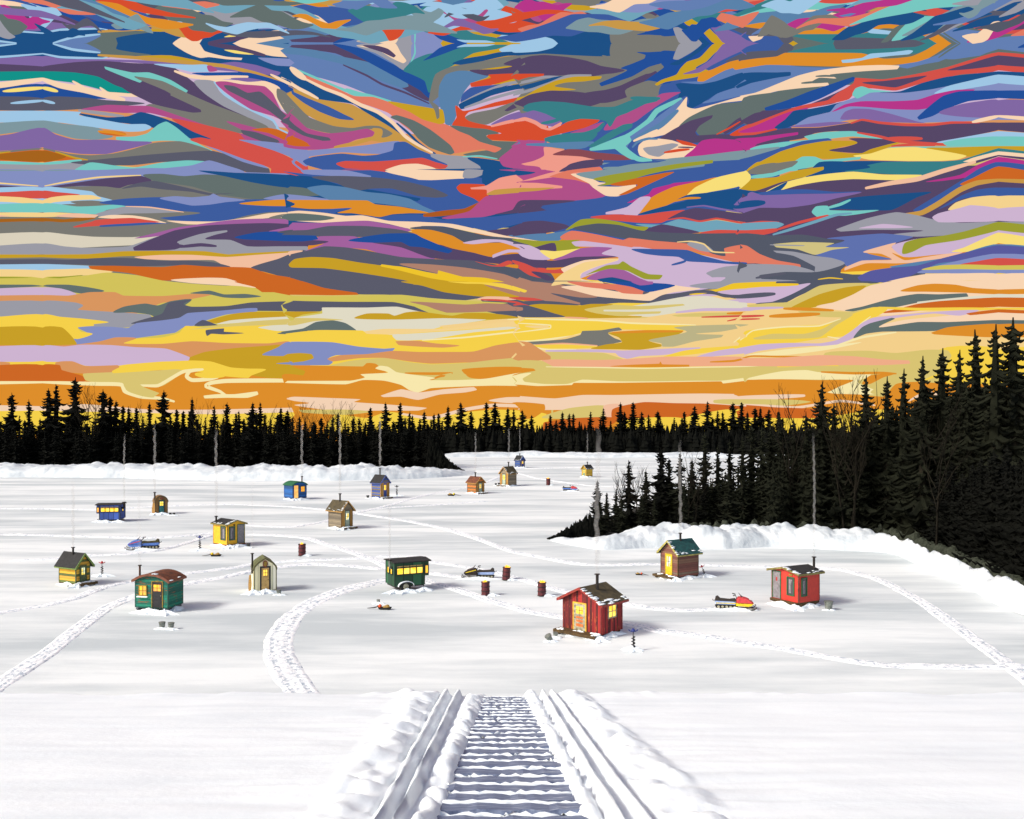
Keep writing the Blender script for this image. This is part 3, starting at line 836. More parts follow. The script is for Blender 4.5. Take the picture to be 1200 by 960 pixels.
A 80,112 140,105 320,112 370,105 475,108 340,130 400,150 500,162 610,162 600,168 400,172 260,168 200,150 120,130
S 0,118 60,110 120,125 200,150 250,165 200,168 60,168 0,160
J 0,118 50,122 50,135 0,140
~0 8 250,168 355,173
y 0,178 120,170 260,175 400,180 560,195 760,200 860,205 820,230 700,230 500,225 330,240 300,250 100,275 0,285
~6 8 0,172 200,178 400,182 560,195 860,204
~6 6 20,195 180,205 180,218 10,240
t 60,208 170,205 170,218 110,220
8 0,215 40,220 0,228
6 0,280 100,275 300,250 330,240 200,272 60,290
F 60,285 120,280 250,270 320,250 330,232 420,228 500,215 515,228 450,240 480,265 515,280 480,290 420,305 360,295 260,288 100,295
~0 6 110,297 240,290 400,300
A 370,315 440,295 515,285 500,262 450,240 560,235 700,228 800,235 740,260 640,275 700,295 700,305 600,320 500,318
~O 12 470,240 620,234 800,233
3 760,215 900,205 1110,200 1100,212 980,235 860,245 990,250 980,262 860,280 760,305 705,305 700,290 640,275 740,255 820,235
y 1080,262 1060,265 1120,235 1240,225 1240,285 1100,285
~6 7 1040,285 1100,240 1160,228 1240,222
~3 14 1140,265 1240,258
y 90,300 240,295 400,305 360,312 200,318
~6 7 80,300 150,318 300,318
~l 13 160,325 400,325 520,330 700,322 880,312
l 480,325 700,320 860,310 780,335 700,345 600,350 540,362 500,350
y 705,355 800,325 900,312 1060,300 1240,285 1240,300 1100,310 940,330 820,345
l 865,352 960,325 1060,310 1240,295 1240,320 1060,340 900,355
5 155,332 300,330 430,335 480,350 520,365 360,372 180,368
P 0,285 80,285 120,310 180,350 180,365 100,372 0,375
0 140,370 260,365 400,368 560,362 720,352 860,352 1060,352 1240,360 1240,392 860,398 600,402 180,400
O 460,398 560,390 690,385 695,375 705,388 830,390 830,400 640,402
~O 10 930,377 1040,372 1120,355 1240,350
5 0,378 140,372 200,400 600,405 860,402 1240,395 1240,480 0,480
~6 6 160,400 400,403 620,407 860,402 1100,398 1240,390
O 0,405 100,408 110,418 40,430 0,440
6 0,445 90,428 50,455 60,470 150,480 260,480 330,460 500,468 700,468 860,465 980,465 1100,450 1240,430 1240,470 1060,490 700,500 0,500
O 0,485 120,490 280,485 290,475 480,475 700,472 980,468 990,478 1100,465 1240,458 1240,538 1060,535 900,525 700,528 480,530 330,532 200,548 100,545 0,538
9 0,538 200,548 330,532 480,532 900,525 1240,535 1240,600 1000,600 860,580 700,580 560,580 400,600 0,600
O 0,568 150,575 155,600 100,640 0,640
5 140,640 260,595 400,580 460,590 440,640
w 430,582 520,578 480,640 440,640
o 470,600 520,582 620,565 760,570 900,572 1000,578 1240,605 1240,700 470,640
~5 26 950,562 1100,566 1240,575
y 800,640 1000,600 1240,610 1240,720 600,720
o 150,660 300,640 500,640 400,700 150,700
y 500,660 600,640 800,640 900,720 500,720
@860 330
7 260,60 1240,0 1240,340 0,360 0,160 260,120
d 200,0 740,0 600,8 420,20 300,70 240,100 100,105 200,80
l 0,40 200,20 300,15 360,10 270,60 180,95 100,100 0,95
~i 16 0,25 120,18 300,14
~S 22 0,73 100,65 190,58
8 0,98 60,100 60,115 0,118
5 60,110 180,100 260,95 400,20 520,8 640,10 560,40 400,110 300,130 220,120 80,122
A 270,120 400,60 520,28 620,20 560,60 460,100 380,120 300,130
I 640,0 720,0 700,5
C 385,118 480,95 560,60 640,18 760,0 1240,0 1240,100 900,140 700,160 500,135
O 780,45 860,18 940,10 1040,15 1120,30 1240,38 1240,60 1060,52 900,48
q 520,135 600,118 700,90 780,70 860,58 960,60 1090,55 1098,72 1020,80 860,100 760,120 680,130 600,132 560,140
8 860,95 1000,80 1240,58 1240,80 1060,88 860,105
o 690,148 780,125 860,105 960,92 1060,85 1240,75 1240,118 1060,125 860,138
~l 12 0,128 120,125 230,122
~O 16 235,127 340,130 465,135
5 300,140 450,140 560,140 660,120 560,165 400,165
~O 20 170,163 280,158 400,152
~x 11 0,165 140,160
~x 8 0,178 120,175
3 0,200 70,203 0,215
5 380,240 480,180 640,130 680,120 600,180 500,240 400,265
~y 14 680,122 860,130 1060,128 1240,128
y 0,275 60,230 200,215 330,205 440,200 560,150 660,120 720,130 660,170 600,200 520,255 440,262 300,285 140,310 0,315
5 90,265 180,245 330,245 420,220 500,170 560,155 480,205 400,262 200,270 100,272
~6 7 30,275 90,230 250,212 400,208 500,175
~6 7 440,258 520,268 600,195 640,165
C 660,215 800,180 1000,160 1240,130 1240,185 960,200
l 0,318 120,295 260,288 400,290 480,275 540,240 600,195 650,170 760,158 900,145 1060,135 1150,135 1060,160 940,150 800,165 680,185 620,220 560,265 480,300 360,302 240,310 120,325 60,340 0,352
o 1090,150 1150,140 1240,130 1240,145 1110,158
q 560,265 600,215 640,195 740,170 755,175 680,215 860,190 1000,190 1240,180 1240,208 1060,210 940,232 700,235 620,245
O 925,240 1000,215 1100,205 1240,200 1240,260 1060,255 940,248
~6 10 480,300 600,262 760,238
y 960,320 1240,318 1240,480 1000,480
5 420,345 560,325 640,325 760,335 900,320 1000,322 1020,350 960,460 1000,520 700,540 640,480
6 60,345 240,318 440,300 600,285 440,320 240,345
~O 8 0,372 80,350 200,352 320,352
0 0,360 200,358 400,345 560,350 700,365 820,370 825,385 700,392 500,392 300,398 0,395
5 0,405 240,402 380,395 560,398 760,392 960,390 960,520 700,540 0,480
6 0,470 120,440 230,420 340,415 400,425 560,428 640,432 640,445 580,470 640,500 700,525 560,530 440,520 480,490 560,462 400,460 200,458 60,465
~O 12 410,424 560,430 700,428 760,432
O 640,440 760,430 700,450 640,480 600,478
O 0,470 100,460 220,458 400,462 560,462 500,490 440,518 330,528 200,535 0,538
O 340,520 440,525 600,530 700,540 760,480 860,470 1000,480 1240,500 1240,720 200,620 300,560
~9 20 0,545 200,540 330,535
5 0,552 200,552 290,555 360,565 200,585 0,575
~9 12 0,575 140,582 300,590 500,560 660,580
~9 12 820,560 900,520 1000,540
~y 12 900,460 960,440 1040,480
o 0,580 200,590 400,600 400,660 0,660
y 0,640 400,640 700,600 700,720 0,720
5 700,480 760,470 700,530 640,520
"""
def crom(pts, closed, n=5):
    out = []; L = len(pts)
    rng = range(L) if closed else range(L - 1)
    for i in rng:
        if closed: a, b, c, d = pts[i - 1], pts[i], pts[(i + 1) % L], pts[(i + 2) % L]
        else: a, b, c, d = pts[max(i - 1, 0)], pts[i], pts[i + 1], pts[min(i + 2, L - 1)]
        # shorten tangents next to long jumps, so corners stay in place
        l1 = math.dist(b, c); 
        ta = [(c[k] - a[k]) for k in (0, 1)]; tb = [(d[k] - b[k]) for k in (0, 1)]
        la = math.hypot(*ta) or 1; lb = math.hypot(*tb) or 1
        fa = min(.5, .55 * l1 / la, ); fb = min(.5, .55 * l1 / lb)
        if closed:
            la1 = math.dist(a, b); fa = min(fa, .8 * la1 / la + .05); lb1 = math.dist(c, d); fb = min(fb, .8 * lb1 / lb + .05)
        for j in range(n):
            t = j / n; t2 = t * t; t3 = t2 * t
            h1 = 2*t3-3*t2+1; h2 = t3-2*t2+t; h3 = -2*t3+3*t2; h4 = t3-t2
            out.append(tuple(h1*b[k]+h2*ta[k]*fa+h3*c[k]+h4*tb[k]*fb for k in (0, 1)))
    if not closed: out.append(tuple(pts[-1]))
    return out
def sky_shapes():
    ox = oy = 0; res = []
    for ln in SKY.strip().splitlines():
        ln = ln.strip()
        if not ln: continue
        if ln[0] == '@': ox, oy = map(float, ln[1:].split()); continue
        stroke = ln[0] == '~'
        tk = ln[1:].split() if stroke else ln.split()
        c = tk[0]; w = float(tk[1]) / 4 if stroke else 0
        pts = [tuple(float(v) for v in q.split(',')) for q in (tk[2:] if stroke else tk[1:])]
        pts = [(ox + x / 4, oy + y / 4) for x, y in pts]
        if stroke:
            sp = crom(pts, False, 6)
            acc = [0]
            for a, b in zip(sp, sp[1:]): acc.append(acc[-1] + math.dist(a, b))
            tot = acc[-1] or 1; up, dn = [], []
            for i, p in enumerate(sp):
                a = sp[max(i - 1, 0)]; b = sp[min(i + 1, len(sp) - 1)]
                dx, dy = b[0] - a[0], b[1] - a[1]; l = math.hypot(dx, dy) or 1
                t = acc[i] / tot
                r = w / 2 * (1 - .45 * abs(2 * t - 1) ** 3)
                up.append((p[0] - dy / l * r, p[1] + dx / l * r)); dn.append((p[0] + dy / l * r, p[1] - dx / l * r))
            def cap(p, q, other):            # a rounded end
                dx, dy = p[0] - other[0], p[1] - other[1]; l = math.hypot(dx, dy) or 1
                r = math.dist(q[0], q[1]) / 2
                return [(p[0] + dx / l * r * .7 + (q[0][0] - p[0]) * .7, p[1] + dy / l * r * .7 + (q[0][1] - p[1]) * .7),
                        (p[0] + dx / l * r, p[1] + dy / l * r),
                        (p[0] + dx / l * r * .7 + (q[1][0] - p[0]) * .7, p[1] + dy / l * r * .7 + (q[1][1] - p[1]) * .7)]
            poly = up + cap(sp[-1], (up[-1], dn[-1]), sp[-2]) + dn[::-1] + cap(sp[0], (dn[0], up[0]), sp[1])
        else:
            poly = crom(pts, True, 5)
        poly = [(min(max(x, 50.0 if ox < 60 else ox + 7 + 5 * math.sin(y * .23 + ox) + 4 * math.sin(y * .61)), 1170.0), max(y, 51.0)) for x, y in poly]
        res.append((c, poly))
    return res
def loose_streaks():
    """streaks above and beside the traced part of the sky, fanning out like the rest"""
    R = random.Random(31); res = []
    hi = 'NBRpusSDVqFEHTmMxXZCOaLKdk'; mid = 'RpSDVHvsKFZdOx'; low = 'yO52PAC6JH7o'
    n = 0
    while n < 760:
        z = R.random()
        if z < .4: x, y = R.uniform(-60, 1280), R.uniform(-75, 40)
        elif z < .6: x, y = R.uniform(-900, 2100), R.uniform(-330, -40)
        elif z < .8: x, y = R.uniform(-900, -60), R.uniform(-100, 470)
        else: x, y = R.uniform(1280, 2100), R.uniform(-100, 470)
        cs = hi if y < 190 else mid if y < 310 else low
        Lh = R.uniform(25, 150) if y < 0 or x < -100 or x > 1320 else R.uniform(18, 90); w = R.uniform(4, 13) * (1 if y < 250 else .8)
        sl = abs(x - 520) / 900 * (.45 if y < 200 else .15) * (1 if x < 520 else -1)
        ph = R.uniform(0, 6); pts = []
        for j in range(9):
            u = j / 8 * 2 - 1
            pts.append((x + u * Lh, y + u * Lh * sl + 5 * math.sin(ph + u * 3.2)))
        up, dn = [], []
        for j, p in enumerate(pts):
            u = abs(j / 8 * 2 - 1); r = w * (1 - u ** 2.4) * R.uniform(.6, 1.2) + .8
            up.append((p[0], p[1] - r)); dn.append((p[0], p[1] + r * R.uniform(.5, 1)))
        poly = crom(up + dn[::-1], True, 4)
        if any(b > 53 and 52 < a < 1153 for a, b in poly): continue
        n += 1
        res.append((R.choice(cs), poly))
    return res
def make_sky():
    shapes = sky_shapes()
    keys = sorted(PAL); idx = {k: i for i, k in enumerate(keys)}
    mats = []
    for k in keys:
        m = bpy.data.materials.new('cloud_colour'); m.use_nodes = True; nt = m.node_tree; nt.nodes.clear()
        e = N(nt, 'ShaderNodeEmission'); o = N(nt, 'ShaderNodeOutputMaterial')
        n = noi(nt, mapped(nt, (.004, .004, .03)), 1, 3)
        c = mixc(nt, math_(nt, 'MULTIPLY', n, .10), hexc(PAL[k]), tuple(x * .75 for x in hexc(PAL[k])[:3]) + (1,))
        nt.links.new(c, e.inputs[0]); e.inputs[1].default_value = SKYK
        nt.links.new(e.outputs[0], o.inputs[0]); m.cycles.emission_sampling = 'NONE'
        mats.append(m)
    # backing dome
    mb = MB(); R0 = 5200.0; nu, nv = 48, 20
    rows = []
    for j in range(nv + 1):
        el = math.radians(-3 + 56 * j / nv)
        for i in range(nu + 1):
            az = math.radians(-82 + 164 * i / nu)
            mb.v.append((R0 * math.sin(az) * math.cos(el), R0 * math.cos(az) * math.cos(el), H + R0 * math.sin(el)))
    band = 'OOyyO5PlAH2DRNVFmXEDRNVFSm'
    for j in range(nv):
        for i in range(nu):
            a = j * (nu + 1) + i
            mb.f.append((a, a + 1, a + nu + 2, a + nu + 1)); mb.m.append(idx[band[min(j, len(band) - 1)]])
    layer = 0
    tess = {}
    for flip in ('TL', 'TR', 'T', 'L', 'R', ''):
        for si, (c, poly) in enumerate(shapes):
            P = poly
            if 'L' in flip: P = [(50.2 - (x - 50) * 2.6, y) for x, y in P]
            if 'R' in flip: P = [(1170 + (1170 - x) * 2.6, y) for x, y in P]
            if 'T' in flip: P = [(x, 102 - y) for x, y in P]
            r = 2560.0 - layer * .08; layer += 1
            if si not in tess: tess[si] = tessellate_polygon([[Vector((x, y, 0)) for x, y in poly]])
            b = len(mb.v)
            for x, y in P:
                mb.v.append(((x - XC) * r / F, r, H + (YH - y) * r / F))
            for t in tess[si]:
                mb.f.append((b + t[0], b + t[1], b + t[2])); mb.m.append(idx[c])
    for c, poly in loose_streaks():
        r = 2560.0 - layer * .08; layer += 1
        b = len(mb.v); ts = tessellate_polygon([[Vector((x, y, 0)) for x, y in poly]])
        for x, y in poly: mb.v.append(((x - XC) * r / F, r, H + (YH - y) * r / F))
        for t in ts: mb.f.append((b + t[0], b + t[1], b + t[2])); mb.m.append(idx[c])
    mb.build('sky', mats, kind='structure')
# ---------------------------------------------------------------- ground, slope, snow
SNOW = snowmat('lake_snow', hexc('BEC6C9'), hexc('EAEEEE'), (.035, .17, .5), (.40, .60), .25, .05, 2.0)
WHITE = snowmat('fresh_snow', hexc('EDF4F8'), hexc('F6FCFF'), (.12, .5, .5), (.35, .55), .3, .04, 4.0)
BANK = snowmat('bank_snow', hexc('BEC6CC'), hexc('D9DEE1'), (.5, .5, .5), (.35, .6), .8, .2, 1.3)
def trackmat():
    m, nt, b = newmat('churned_snow')
    v = mapped(nt, (1, 1, 1)); n = noi(nt, v, 2.6, 5, .7)
    nt.links.new(ramp(nt, n, [(.36, hexc('BCC6D0')), (.45, hexc('E2E6EA')), (.5, hexc('FCFCFC'))]), b.inputs['Base Color'])
    b.inputs['Roughness'].default_value = .8; bump(nt, b, n, .7, .08); return m
CHURN = trackmat()
RUT, nt, b = newmat('packed_rut_snow')
n = noi(nt, mapped(nt, (1, 1, 1)), 3.4, 5, .72)
nt.links.new(ramp(nt, n, [(.40, hexc('9FACBA')), (.47, hexc('C3CCD5')), (.53, hexc('F4F5F6'))]), b.inputs['Base Color'])
b.inputs['Roughness'].default_value = .8; bump(nt, b, n, .7, .08)

def hnoise(x, y, s=1.0, o=3):
    return noise.fractal(Vector((x * s, y * s, 3.7)), 1.0, 2.0, o)
# the lake: one sheet out to the horizon
mb = MB()
ys = [33 + 1.0 * i for i in range(70)] + [103 + 4 * i for i in range(60)] + [345]
NX = 60
for y in ys:
    hw = y * .9 + 40 if y > 300 else 300
    for i in range(NX + 1):
        u = (i / NX * 2 - 1); x = hw * (abs(u) ** 1.6) * (1 if u > 0 else -1)
        z = .03 * hnoise(x, y, .13) if y < 300 else 0
        mb.v.append((x, y, z - .03))
for j in range(len(ys) - 1):
    for i in range(NX):
        a = j * (NX + 1) + i; mb.f.append((a, a + 1, a + NX + 2, a + NX + 1)); mb.m.append(0)
mb.build('frozen_lake', SNOW, smooth=True, kind='structure')

# the near slope down to the lake with the packed ramp through its middle
EDGE, SL, Z0 = 34.5, .2145, .9
def prof_edges(y, right=False):
    t = max(-.3, min(1.0, (y - 16.6) / (34.5 - 16.6)))
    lo, hi = ((.91, 1.25, 1.92, 2.75), (.42, .95, 1.65, 2.35)) if right else ((1.01, 1.51, 2.08, 2.78), (.95, 1.75, 2.65, 3.85))
    return [a + (b - a) * t for a, b in zip(lo, hi)]
def lump(x, y, s):
    v = Vector((x * s, y * s, .3))
    return noise.turbulence(v, 3, False) * .9 + .35 * (1 - min(1, noise.voronoi(v * 1.3)[0][0] * 1.4))
def slope_z(x, y):
    z = Z0 + SL * (EDGE - y)
    if y > EDGE: z = Z0 - (y - EDGE) * 1.6
    lip = noise.noise(Vector((x * .35, 2.2, 0))) * .13 + noise.noise(Vector((x * 1.9, 5.2, 0))) * .06
    if y > EDGE - 2: z += lip * min(1, (y - EDGE + 2) / 2) * (1 if y <= EDGE + .3 else .4)
    e = prof_edges(y, x > 0); a = abs(x); fade = 1 if y < EDGE else max(0, 1 - (y - EDGE) / 1.2)
    if a < e[0]: z += -.16 * fade
    elif a < e[1]:
        t = (a - e[0]) / (e[1] - e[0])
        z += fade * (-.1 + .34 * math.sin(PI * min(1, t * 1.05)) ** .7 * (.35 + .75 * lump(x, y, 1.9)))
    elif a < e[2]:
        t = (a - e[1]) / (e[2] - e[1])
        r = max(math.exp(-((t - .24) / .12) ** 4), math.exp(-((t - .74) / .15) ** 4))
        z += fade * (-.12 + .27 * r)
    elif a < e[3] + .35:
        t = (a - e[2]) / (e[3] + .35 - e[2])
        z += fade * (.30 * math.sin(PI * t ** .8) ** .9 * (.3 + .8 * lump(x + 9, y, 1.15)))
    q = a - e[3]
    if q > 0: z += .07 * math.exp(-q / 2.2) * noise.noise(Vector((x * .5, y * 3.1, 7))) * fade
    z += .018 * noise.noise(Vector((x * .12, y * 1.6, 9))) + .035 * hnoise(x, y, .35, 4) + .05 * hnoise(x, y, .08, 2)
    return z
mb = MB()
xs = [-60, -45, -34, -31] + [-28.2 + i * .3 for i in range(76)]
xs += [-5.5 + i * .075 for i in range(148)]
xs += [5.7 + i * .3 for i in range(76)] + [29, 31, 34, 45, 60]
ys = [-8, -4, 0, 4, 8, 10] + [11 + i * .2 for i in range(118)] + [34.6, 34.75, 34.95, 35.3, 35.8, 36.4]
for y in ys:
    for x in xs: mb.v.append((x, y, slope_z(x, y)))
n = len(xs)
for j in range(len(ys) - 1):
    for i in range(n - 1):
        a = j * n + i; mb.f.append((a, a + 1, a + n + 1, a + n)); mb.m.append(0)
mb.build('snow_slope', WHITE, smooth=True, kind='structure')

# crosswise planks of the ramp
PLANK, nt, b = newmat('frozen_plank')
n1 = noi(nt, mapped(nt, (1.1, 9, 1)), 1.6, 6, .7)
nt.links.new(ramp(nt, n1, [(.36, hexc('56617F')), (.54, hexc('77829C')), (.64, hexc('A9B2C2')), (.72, hexc('EDEFF2'))]), b.inputs['Base Color'])
b.inputs['Roughness'].default_value = .7; bump(nt, b, n1, .6, .03)
R = random.Random(5)
y = 13.2; k = 0
ords = ['lowest', 'second lowest', 'third lowest', 'fourth lowest', 'fifth lowest', 'sixth lowest', 'seventh lowest', 'eighth lowest', 'ninth lowest', 'tenth lowest']
while y < 33.6:
    wd = R.uniform(.48, .6); eL = prof_edges(y)[0]; eR = prof_edges(y, True)[0]; half = (eL + eR) / 2 + R.uniform(0, .12)
    t = thing('ramp_plank', 'blue grey plank crossing the snowy ramp, ' + ('%s' % '@%d' % k), 'plank', ((eR - eL) / 2 + R.uniform(-.04, .04), y, Z0 + SL * (EDGE - y) - .06), 0, 'planks across the snowy ramp')
    p = MB(); nn = 16
    for i in range(nn + 1):
        x = -half + 2 * half * i / nn; jz = R.uniform(-.012, .012); jy = R.uniform(-.03, .03)
        for (yy, zz) in ((-wd / 2 + jy, -.08 + SL * wd / 2), (-wd / 2 + jy, .0 + jz + SL * wd / 2), (wd / 2 + jy, .0 + jz - SL * wd / 2), (wd / 2 + jy, -.08 - SL * wd / 2)):
            p.v.append((x, yy, zz))
    for i in range(nn):
        for q in range(4):
            a = i * 4 + q; b2 = i * 4 + (q + 1) % 4; p.f.append((a, a + 4, b2 + 4, b2)); p.m.append(0)
    p.f += [(0, 1, 2, 3), (nn * 4 + 3, nn * 4 + 2, nn * 4 + 1, nn * 4)]; p.m += [0, 0]
    p.build('board', PLANK, t)
    s = MB(); path = []; rad = []                       # the ridge of snow left between planks
    for i in range(25):
        x = -half + 2 * half * i / 24
        path.append((x, wd / 2 + .14 + R.uniform(-.05, .05), -.03 - SL * (wd / 2 + .14))); rad.append(R.uniform(.05, .15) * (1 if R.random() > .12 else .4))
    s.tube(path, [.02 + q * .35 for q in rad], 7); s.build('snow_ridge', WHITE, t, smooth=True)
    y += wd + R.uniform(.24, .4) * (1 + .0 * k); k += 1
PL = sorted([o for o in COL.objects if o.get('category') == 'plank'], key=lambda o: -o.location.y)
CNT = ['first', 'second', 'third', 'fourth', 'fifth', 'sixth', 'seventh', 'eighth', 'ninth', 'tenth', 'eleventh', 'twelfth', 'thirteenth', 'fourteenth', 'fifteenth', 'sixteenth', 'seventeenth', 'eighteenth', 'nineteenth', 'twentieth', 'twenty-first', 'twenty-second', 'twenty-third', 'twenty-fourth', 'twenty-fifth', 'twenty-sixth', 'twenty-seventh', 'twenty-eighth', 'twenty-ninth', 'thirtieth']
for i, o in enumerate(PL): o['label'] = 'blue grey frozen plank across the snowy ramp, %s plank up from the lake edge' % CNT[i]

# ---------------------------------------------------------------- tracks on the lake
def track(pts, w=1.9, seed=0, grooves=2):
    g = [ground(*p) for p in pts]
    sp = crom([(p.x, p.y) for p in g], False, 24)
    # even resampling
    out = [sp[0]]; acc = 0
    for a, b in zip(sp, sp[1:]):
        L = math.dist(a, b); step = .3 if min(a[1], b[1]) < 90 else .8
        nseg = max(1, int(L / step))
        for i in range(1, nseg + 1): out.append((a[0] + (b[0] - a[0]) * i / nseg, a[1] + (b[1] - a[1]) * i / nseg))
    R = random.Random(seed); mb = MB(); K = 14
    for i, p in enumerate(out):
        a = out[max(i - 1, 0)]; b = out[min(i + 1, len(out) - 1)]
        dx, dy = b[0] - a[0], b[1] - a[1]; l = math.hypot(dx, dy) or 1
        nx, ny = -dy / l, dx / l
        fade = min(1, i / 6, (len(out) - 1 - i) / 6)
        ww = w * (1 + .12 * noise.noise(Vector((p[0] * .2, p[1] * .2, seed))))
        for k in range(K + 1):
            t = k / K * 2 - 1
            x = p[0] + nx * t * ww / 2; y = p[1] + ny * t * ww / 2
            edge = 1 - abs(t) ** 6
            ridge = max(math.exp(-((abs(t) - .78) / .16) ** 2), .75 * math.exp(-((abs(t) - .12) / .14) ** 2))
            z = -.045 + .03 * noise.noise(Vector((x * .9, y * .9, 4))) + edge * fade * (.05 + .045 * ridge * (.3 + lump(x, y, 2.6)) + R.uniform(0, .02))
            mb.v.append((x, y, z))
    for i in range(len(out) - 1):
        for k in range(K):
            a = i * (K + 1) + k; mb.f.append((a, a + K + 1, a + K + 2, a + 1)); mb.m.append(1 if (k in ((2, 3, 6, 7, 10, 11) if w > 1.5 else (3, 4, 9, 10))) != (R.random() < .08) else 0)
    mb.build('snowmobile_track', [CHURN, RUT], smooth=True, kind='structure')
TR = [
 (1.62, [(362,822),(345,800),(328,770),(328,745),(345,720),(372,703),(405,690),(440,682),(470,676)]),
 (1.37, [(-70,860),(-10,808),(55,765),(87,740),(125,712),(157,699),(190,690),(217,684),(262,676),(295,669),(345,662),(370,661),(420,664),(450,667)]),
 (1.15, [(-60,732),(0,718),(55,709),(87,701),(110,692),(137,684),(190,676),(225,671),(275,665),(300,660),(345,657),(400,655),(445,653)]),
 (1.08, [(10,657),(55,655),(100,651),(150,649),(190,644),(225,634),(250,626)]),
 (1.22, [(0,626),(55,627),(125,629),(175,630),(225,627),(250,624)]),
 (1.15, [(288,615),(320,617),(345,617),(380,611),(408,603),(435,597),(460,591),(495,581),(532,574),(550,571),(570,565),(585,559),(606,555),(632,561),(660,565),(690,569),(712,570),(740,570)]),
 (1.08, [(430,597),(470,594),(507,592),(545,589),(572,587)]),
 (1.22, [(-10,596),(55,596),(115,597),(150,595),(197,593),(262,591),(345,594),(380,597),(415,601),(435,604),(480,611),(520,619),(557,630),(600,646),(640,654),(680,661),(712,662),(760,661),(820,662),(905,664),(956,665),(990,668),(1030,679),(1075,702),(1112,727),(1151,756),(1200,792),(1290,865)]),
 (1.22, [(290,626),(320,627),(357,630),(382,637),(420,649),(446,660),(470,672)]),
 (1.15, [(440,652),(480,652),(510,659),(550,665),(585,672),(620,681),(655,691),(700,702),(732,707),(760,712),(800,715),(850,713),(890,712)]),
 (1.22, [(490,676),(505,682),(535,690),(570,702),(620,716),(655,722),(700,728),(732,730),(775,739),(820,744),(865,752),(905,758),(956,767),(1001,775),(1046,780),(1151,781),(1220,781)]),
 (1.08, [(500,671),(530,675),(560,678)]),
 (1.01, [(520,549),(560,548),(620,549),(712,547),(800,546)]),
]
for i, (w, p) in enumerate(TR): track(p, w * (.76 if w < 1.5 else .92), i)

# loose heaps of kicked-up snow round huts, augers, barrels and machines
HEAP = MB()
def heap(c, rx, ry, h, seed, spikes=9, rz=0.0):
    R = random.Random(seed); n = spikes * 4; rings = 5; b = len(HEAP.v)
    amp = []
    for i in range(n):
        ph = i % 4
        amp.append((1.25, .8, .62, .85)[ph] * R.uniform(.78, 1.15))
    cz, sz = math.cos(rz), math.sin(rz)
    for j in range(rings + 1):
        t = j / rings
        for i in range(n):
            an = 2 * PI * i / n
            r = t * (1 + (amp[i] - 1) * t)
            x, y = rx * r * math.cos(an), ry * r * math.sin(an)
            z = h * (1 - t) ** .8 * R.uniform(.6, 1.25) + .03 * (1 - t) - (.04 if j == rings else 0)
            HEAP.v.append((c[0] + x * cz - y * sz, c[1] + x * sz + y * cz, z + .012))
    for j in range(rings):
        for i in range(n):
            a = b + j * n + i; a2 = b + j * n + (i + 1) % n
            HEAP.f.append((a, a + n, a2 + n, a2)); HEAP.m.append(0)

# ---------------------------------------------------------------- shore snow banks
def bank(name, pts, width, height, seed, lumps=.8):
    """pts: (px, py of the foot); the bank rises behind its foot line"""
    g = [ground(*p) for p in pts]; sp = crom([(p.x, p.y) for p in g], False, 40)
    out = [sp[0]]
    for a, b in zip(sp, sp[1:]):
        ns = max(1, int(math.dist(a, b) / .35))
        for i in range(1, ns + 1): out.append((a[0] + (b[0] - a[0]) * i / ns, a[1] + (b[1] - a[1]) * i / ns))
    mb = MB(); K = 22; n = len(out)
    for i, p in enumerate(out):
        fade = min(1, (i + 1) / 25, (n - i) / 25)
        hv = height(i / n) if callable(height) else height
        wv = width(i / n) if callable(width) else width
        for k in range(K + 1):
            t = k / K
            y = p[1] + wv * (t - .04) + .5 * noise.noise(Vector((p[0] * .25, seed, 0))); x = p[0] + .0 * t
            pr = math.sin(PI * min(1, t ** .62)) ** .75 if t < .999 else 0
            if t < .02: pr = 0
            big = noise.noise(Vector((x * .11, y * .1, seed))) * .28 + 1
            v = Vector((x * lumps * .45, y * lumps * .45, seed + 1.5))
            cl = 1 - min(1, noise.voronoi(v)[0][0]) ; cl2 = 1 - min(1, noise.voronoi(v * 2.7)[0][0])
            cl3 = noise.noise(v * 7.1)
            z = -.05 + hv * fade * pr * big * (.46 + .46 * cl + .24 * cl2 + .06 * cl3)
            mb.v.append((x, y, z))
    for i in range(n - 1):
        for k in range(K):
            a = i * (K + 1) + k; mb.f.append((a, a + 1, a + K + 2, a + K + 1) if sp[-1][0] < sp[0][0] else (a, a + K + 1, a + K + 2, a + 1)); mb.m.append(0)
    mb.build(name, BANK, smooth=True, kind='structure')
bank('snow_bank', [(-160,560),(-60,559),(55,559),(150,560),(262,563),(350,563),(450,562),(520,559),(556,556)], 16, lambda t: 2.7 if t < .7 else 2.7 - 2.3 * (t - .7) / .3, 1, .55)
bank('snow_bank', [(642,633),(675,640),(705,644),(755,641),(800,641),(850,643),(900,640),(962,643),(1035,647),(1064,653),(1092,664),(1120,677),(1151,690),(1200,713),(1260,745)], lambda t: 3 + 4.5 * min(1, t * 5), lambda t: .35 + 1.45 * min(1, t * 3.5), 2, .8)
bank('snow_bank', [(490,536),(600,535),(700,536),(800,536),(900,536)], 14, 1.3, 3, .3)
# forest floor behind the banks
FLOOR = worn('forest_litter', '24221C', '14130F', 1.2, .95)
mb = MB()
def poly_floor(pts, z):
    b = len(mb.v); g = [ground(*p, z) for p in pts]
    mb.v += [tuple(p) for p in g]; mb.f.append(tuple(range(b, b + len(pts)))); mb.m.append(0)
poly_floor([(-250,553),(540,554),(530,547),(512,534),(480,520),(-400,520)], .02)
poly_floor([(-900,529.5),(2100,529.5),(2300,522.5),(-1100,522.5)], .025)
poly_floor([(655,628),(740,632),(850,630),(1000,632),(1100,650),(1200,690),(1400,800),(1500,600),(1300,575),(1000,570),(850,575),(760,590),(700,610)], .03)
mb.build('forest_floor', FLOOR, kind='structure')
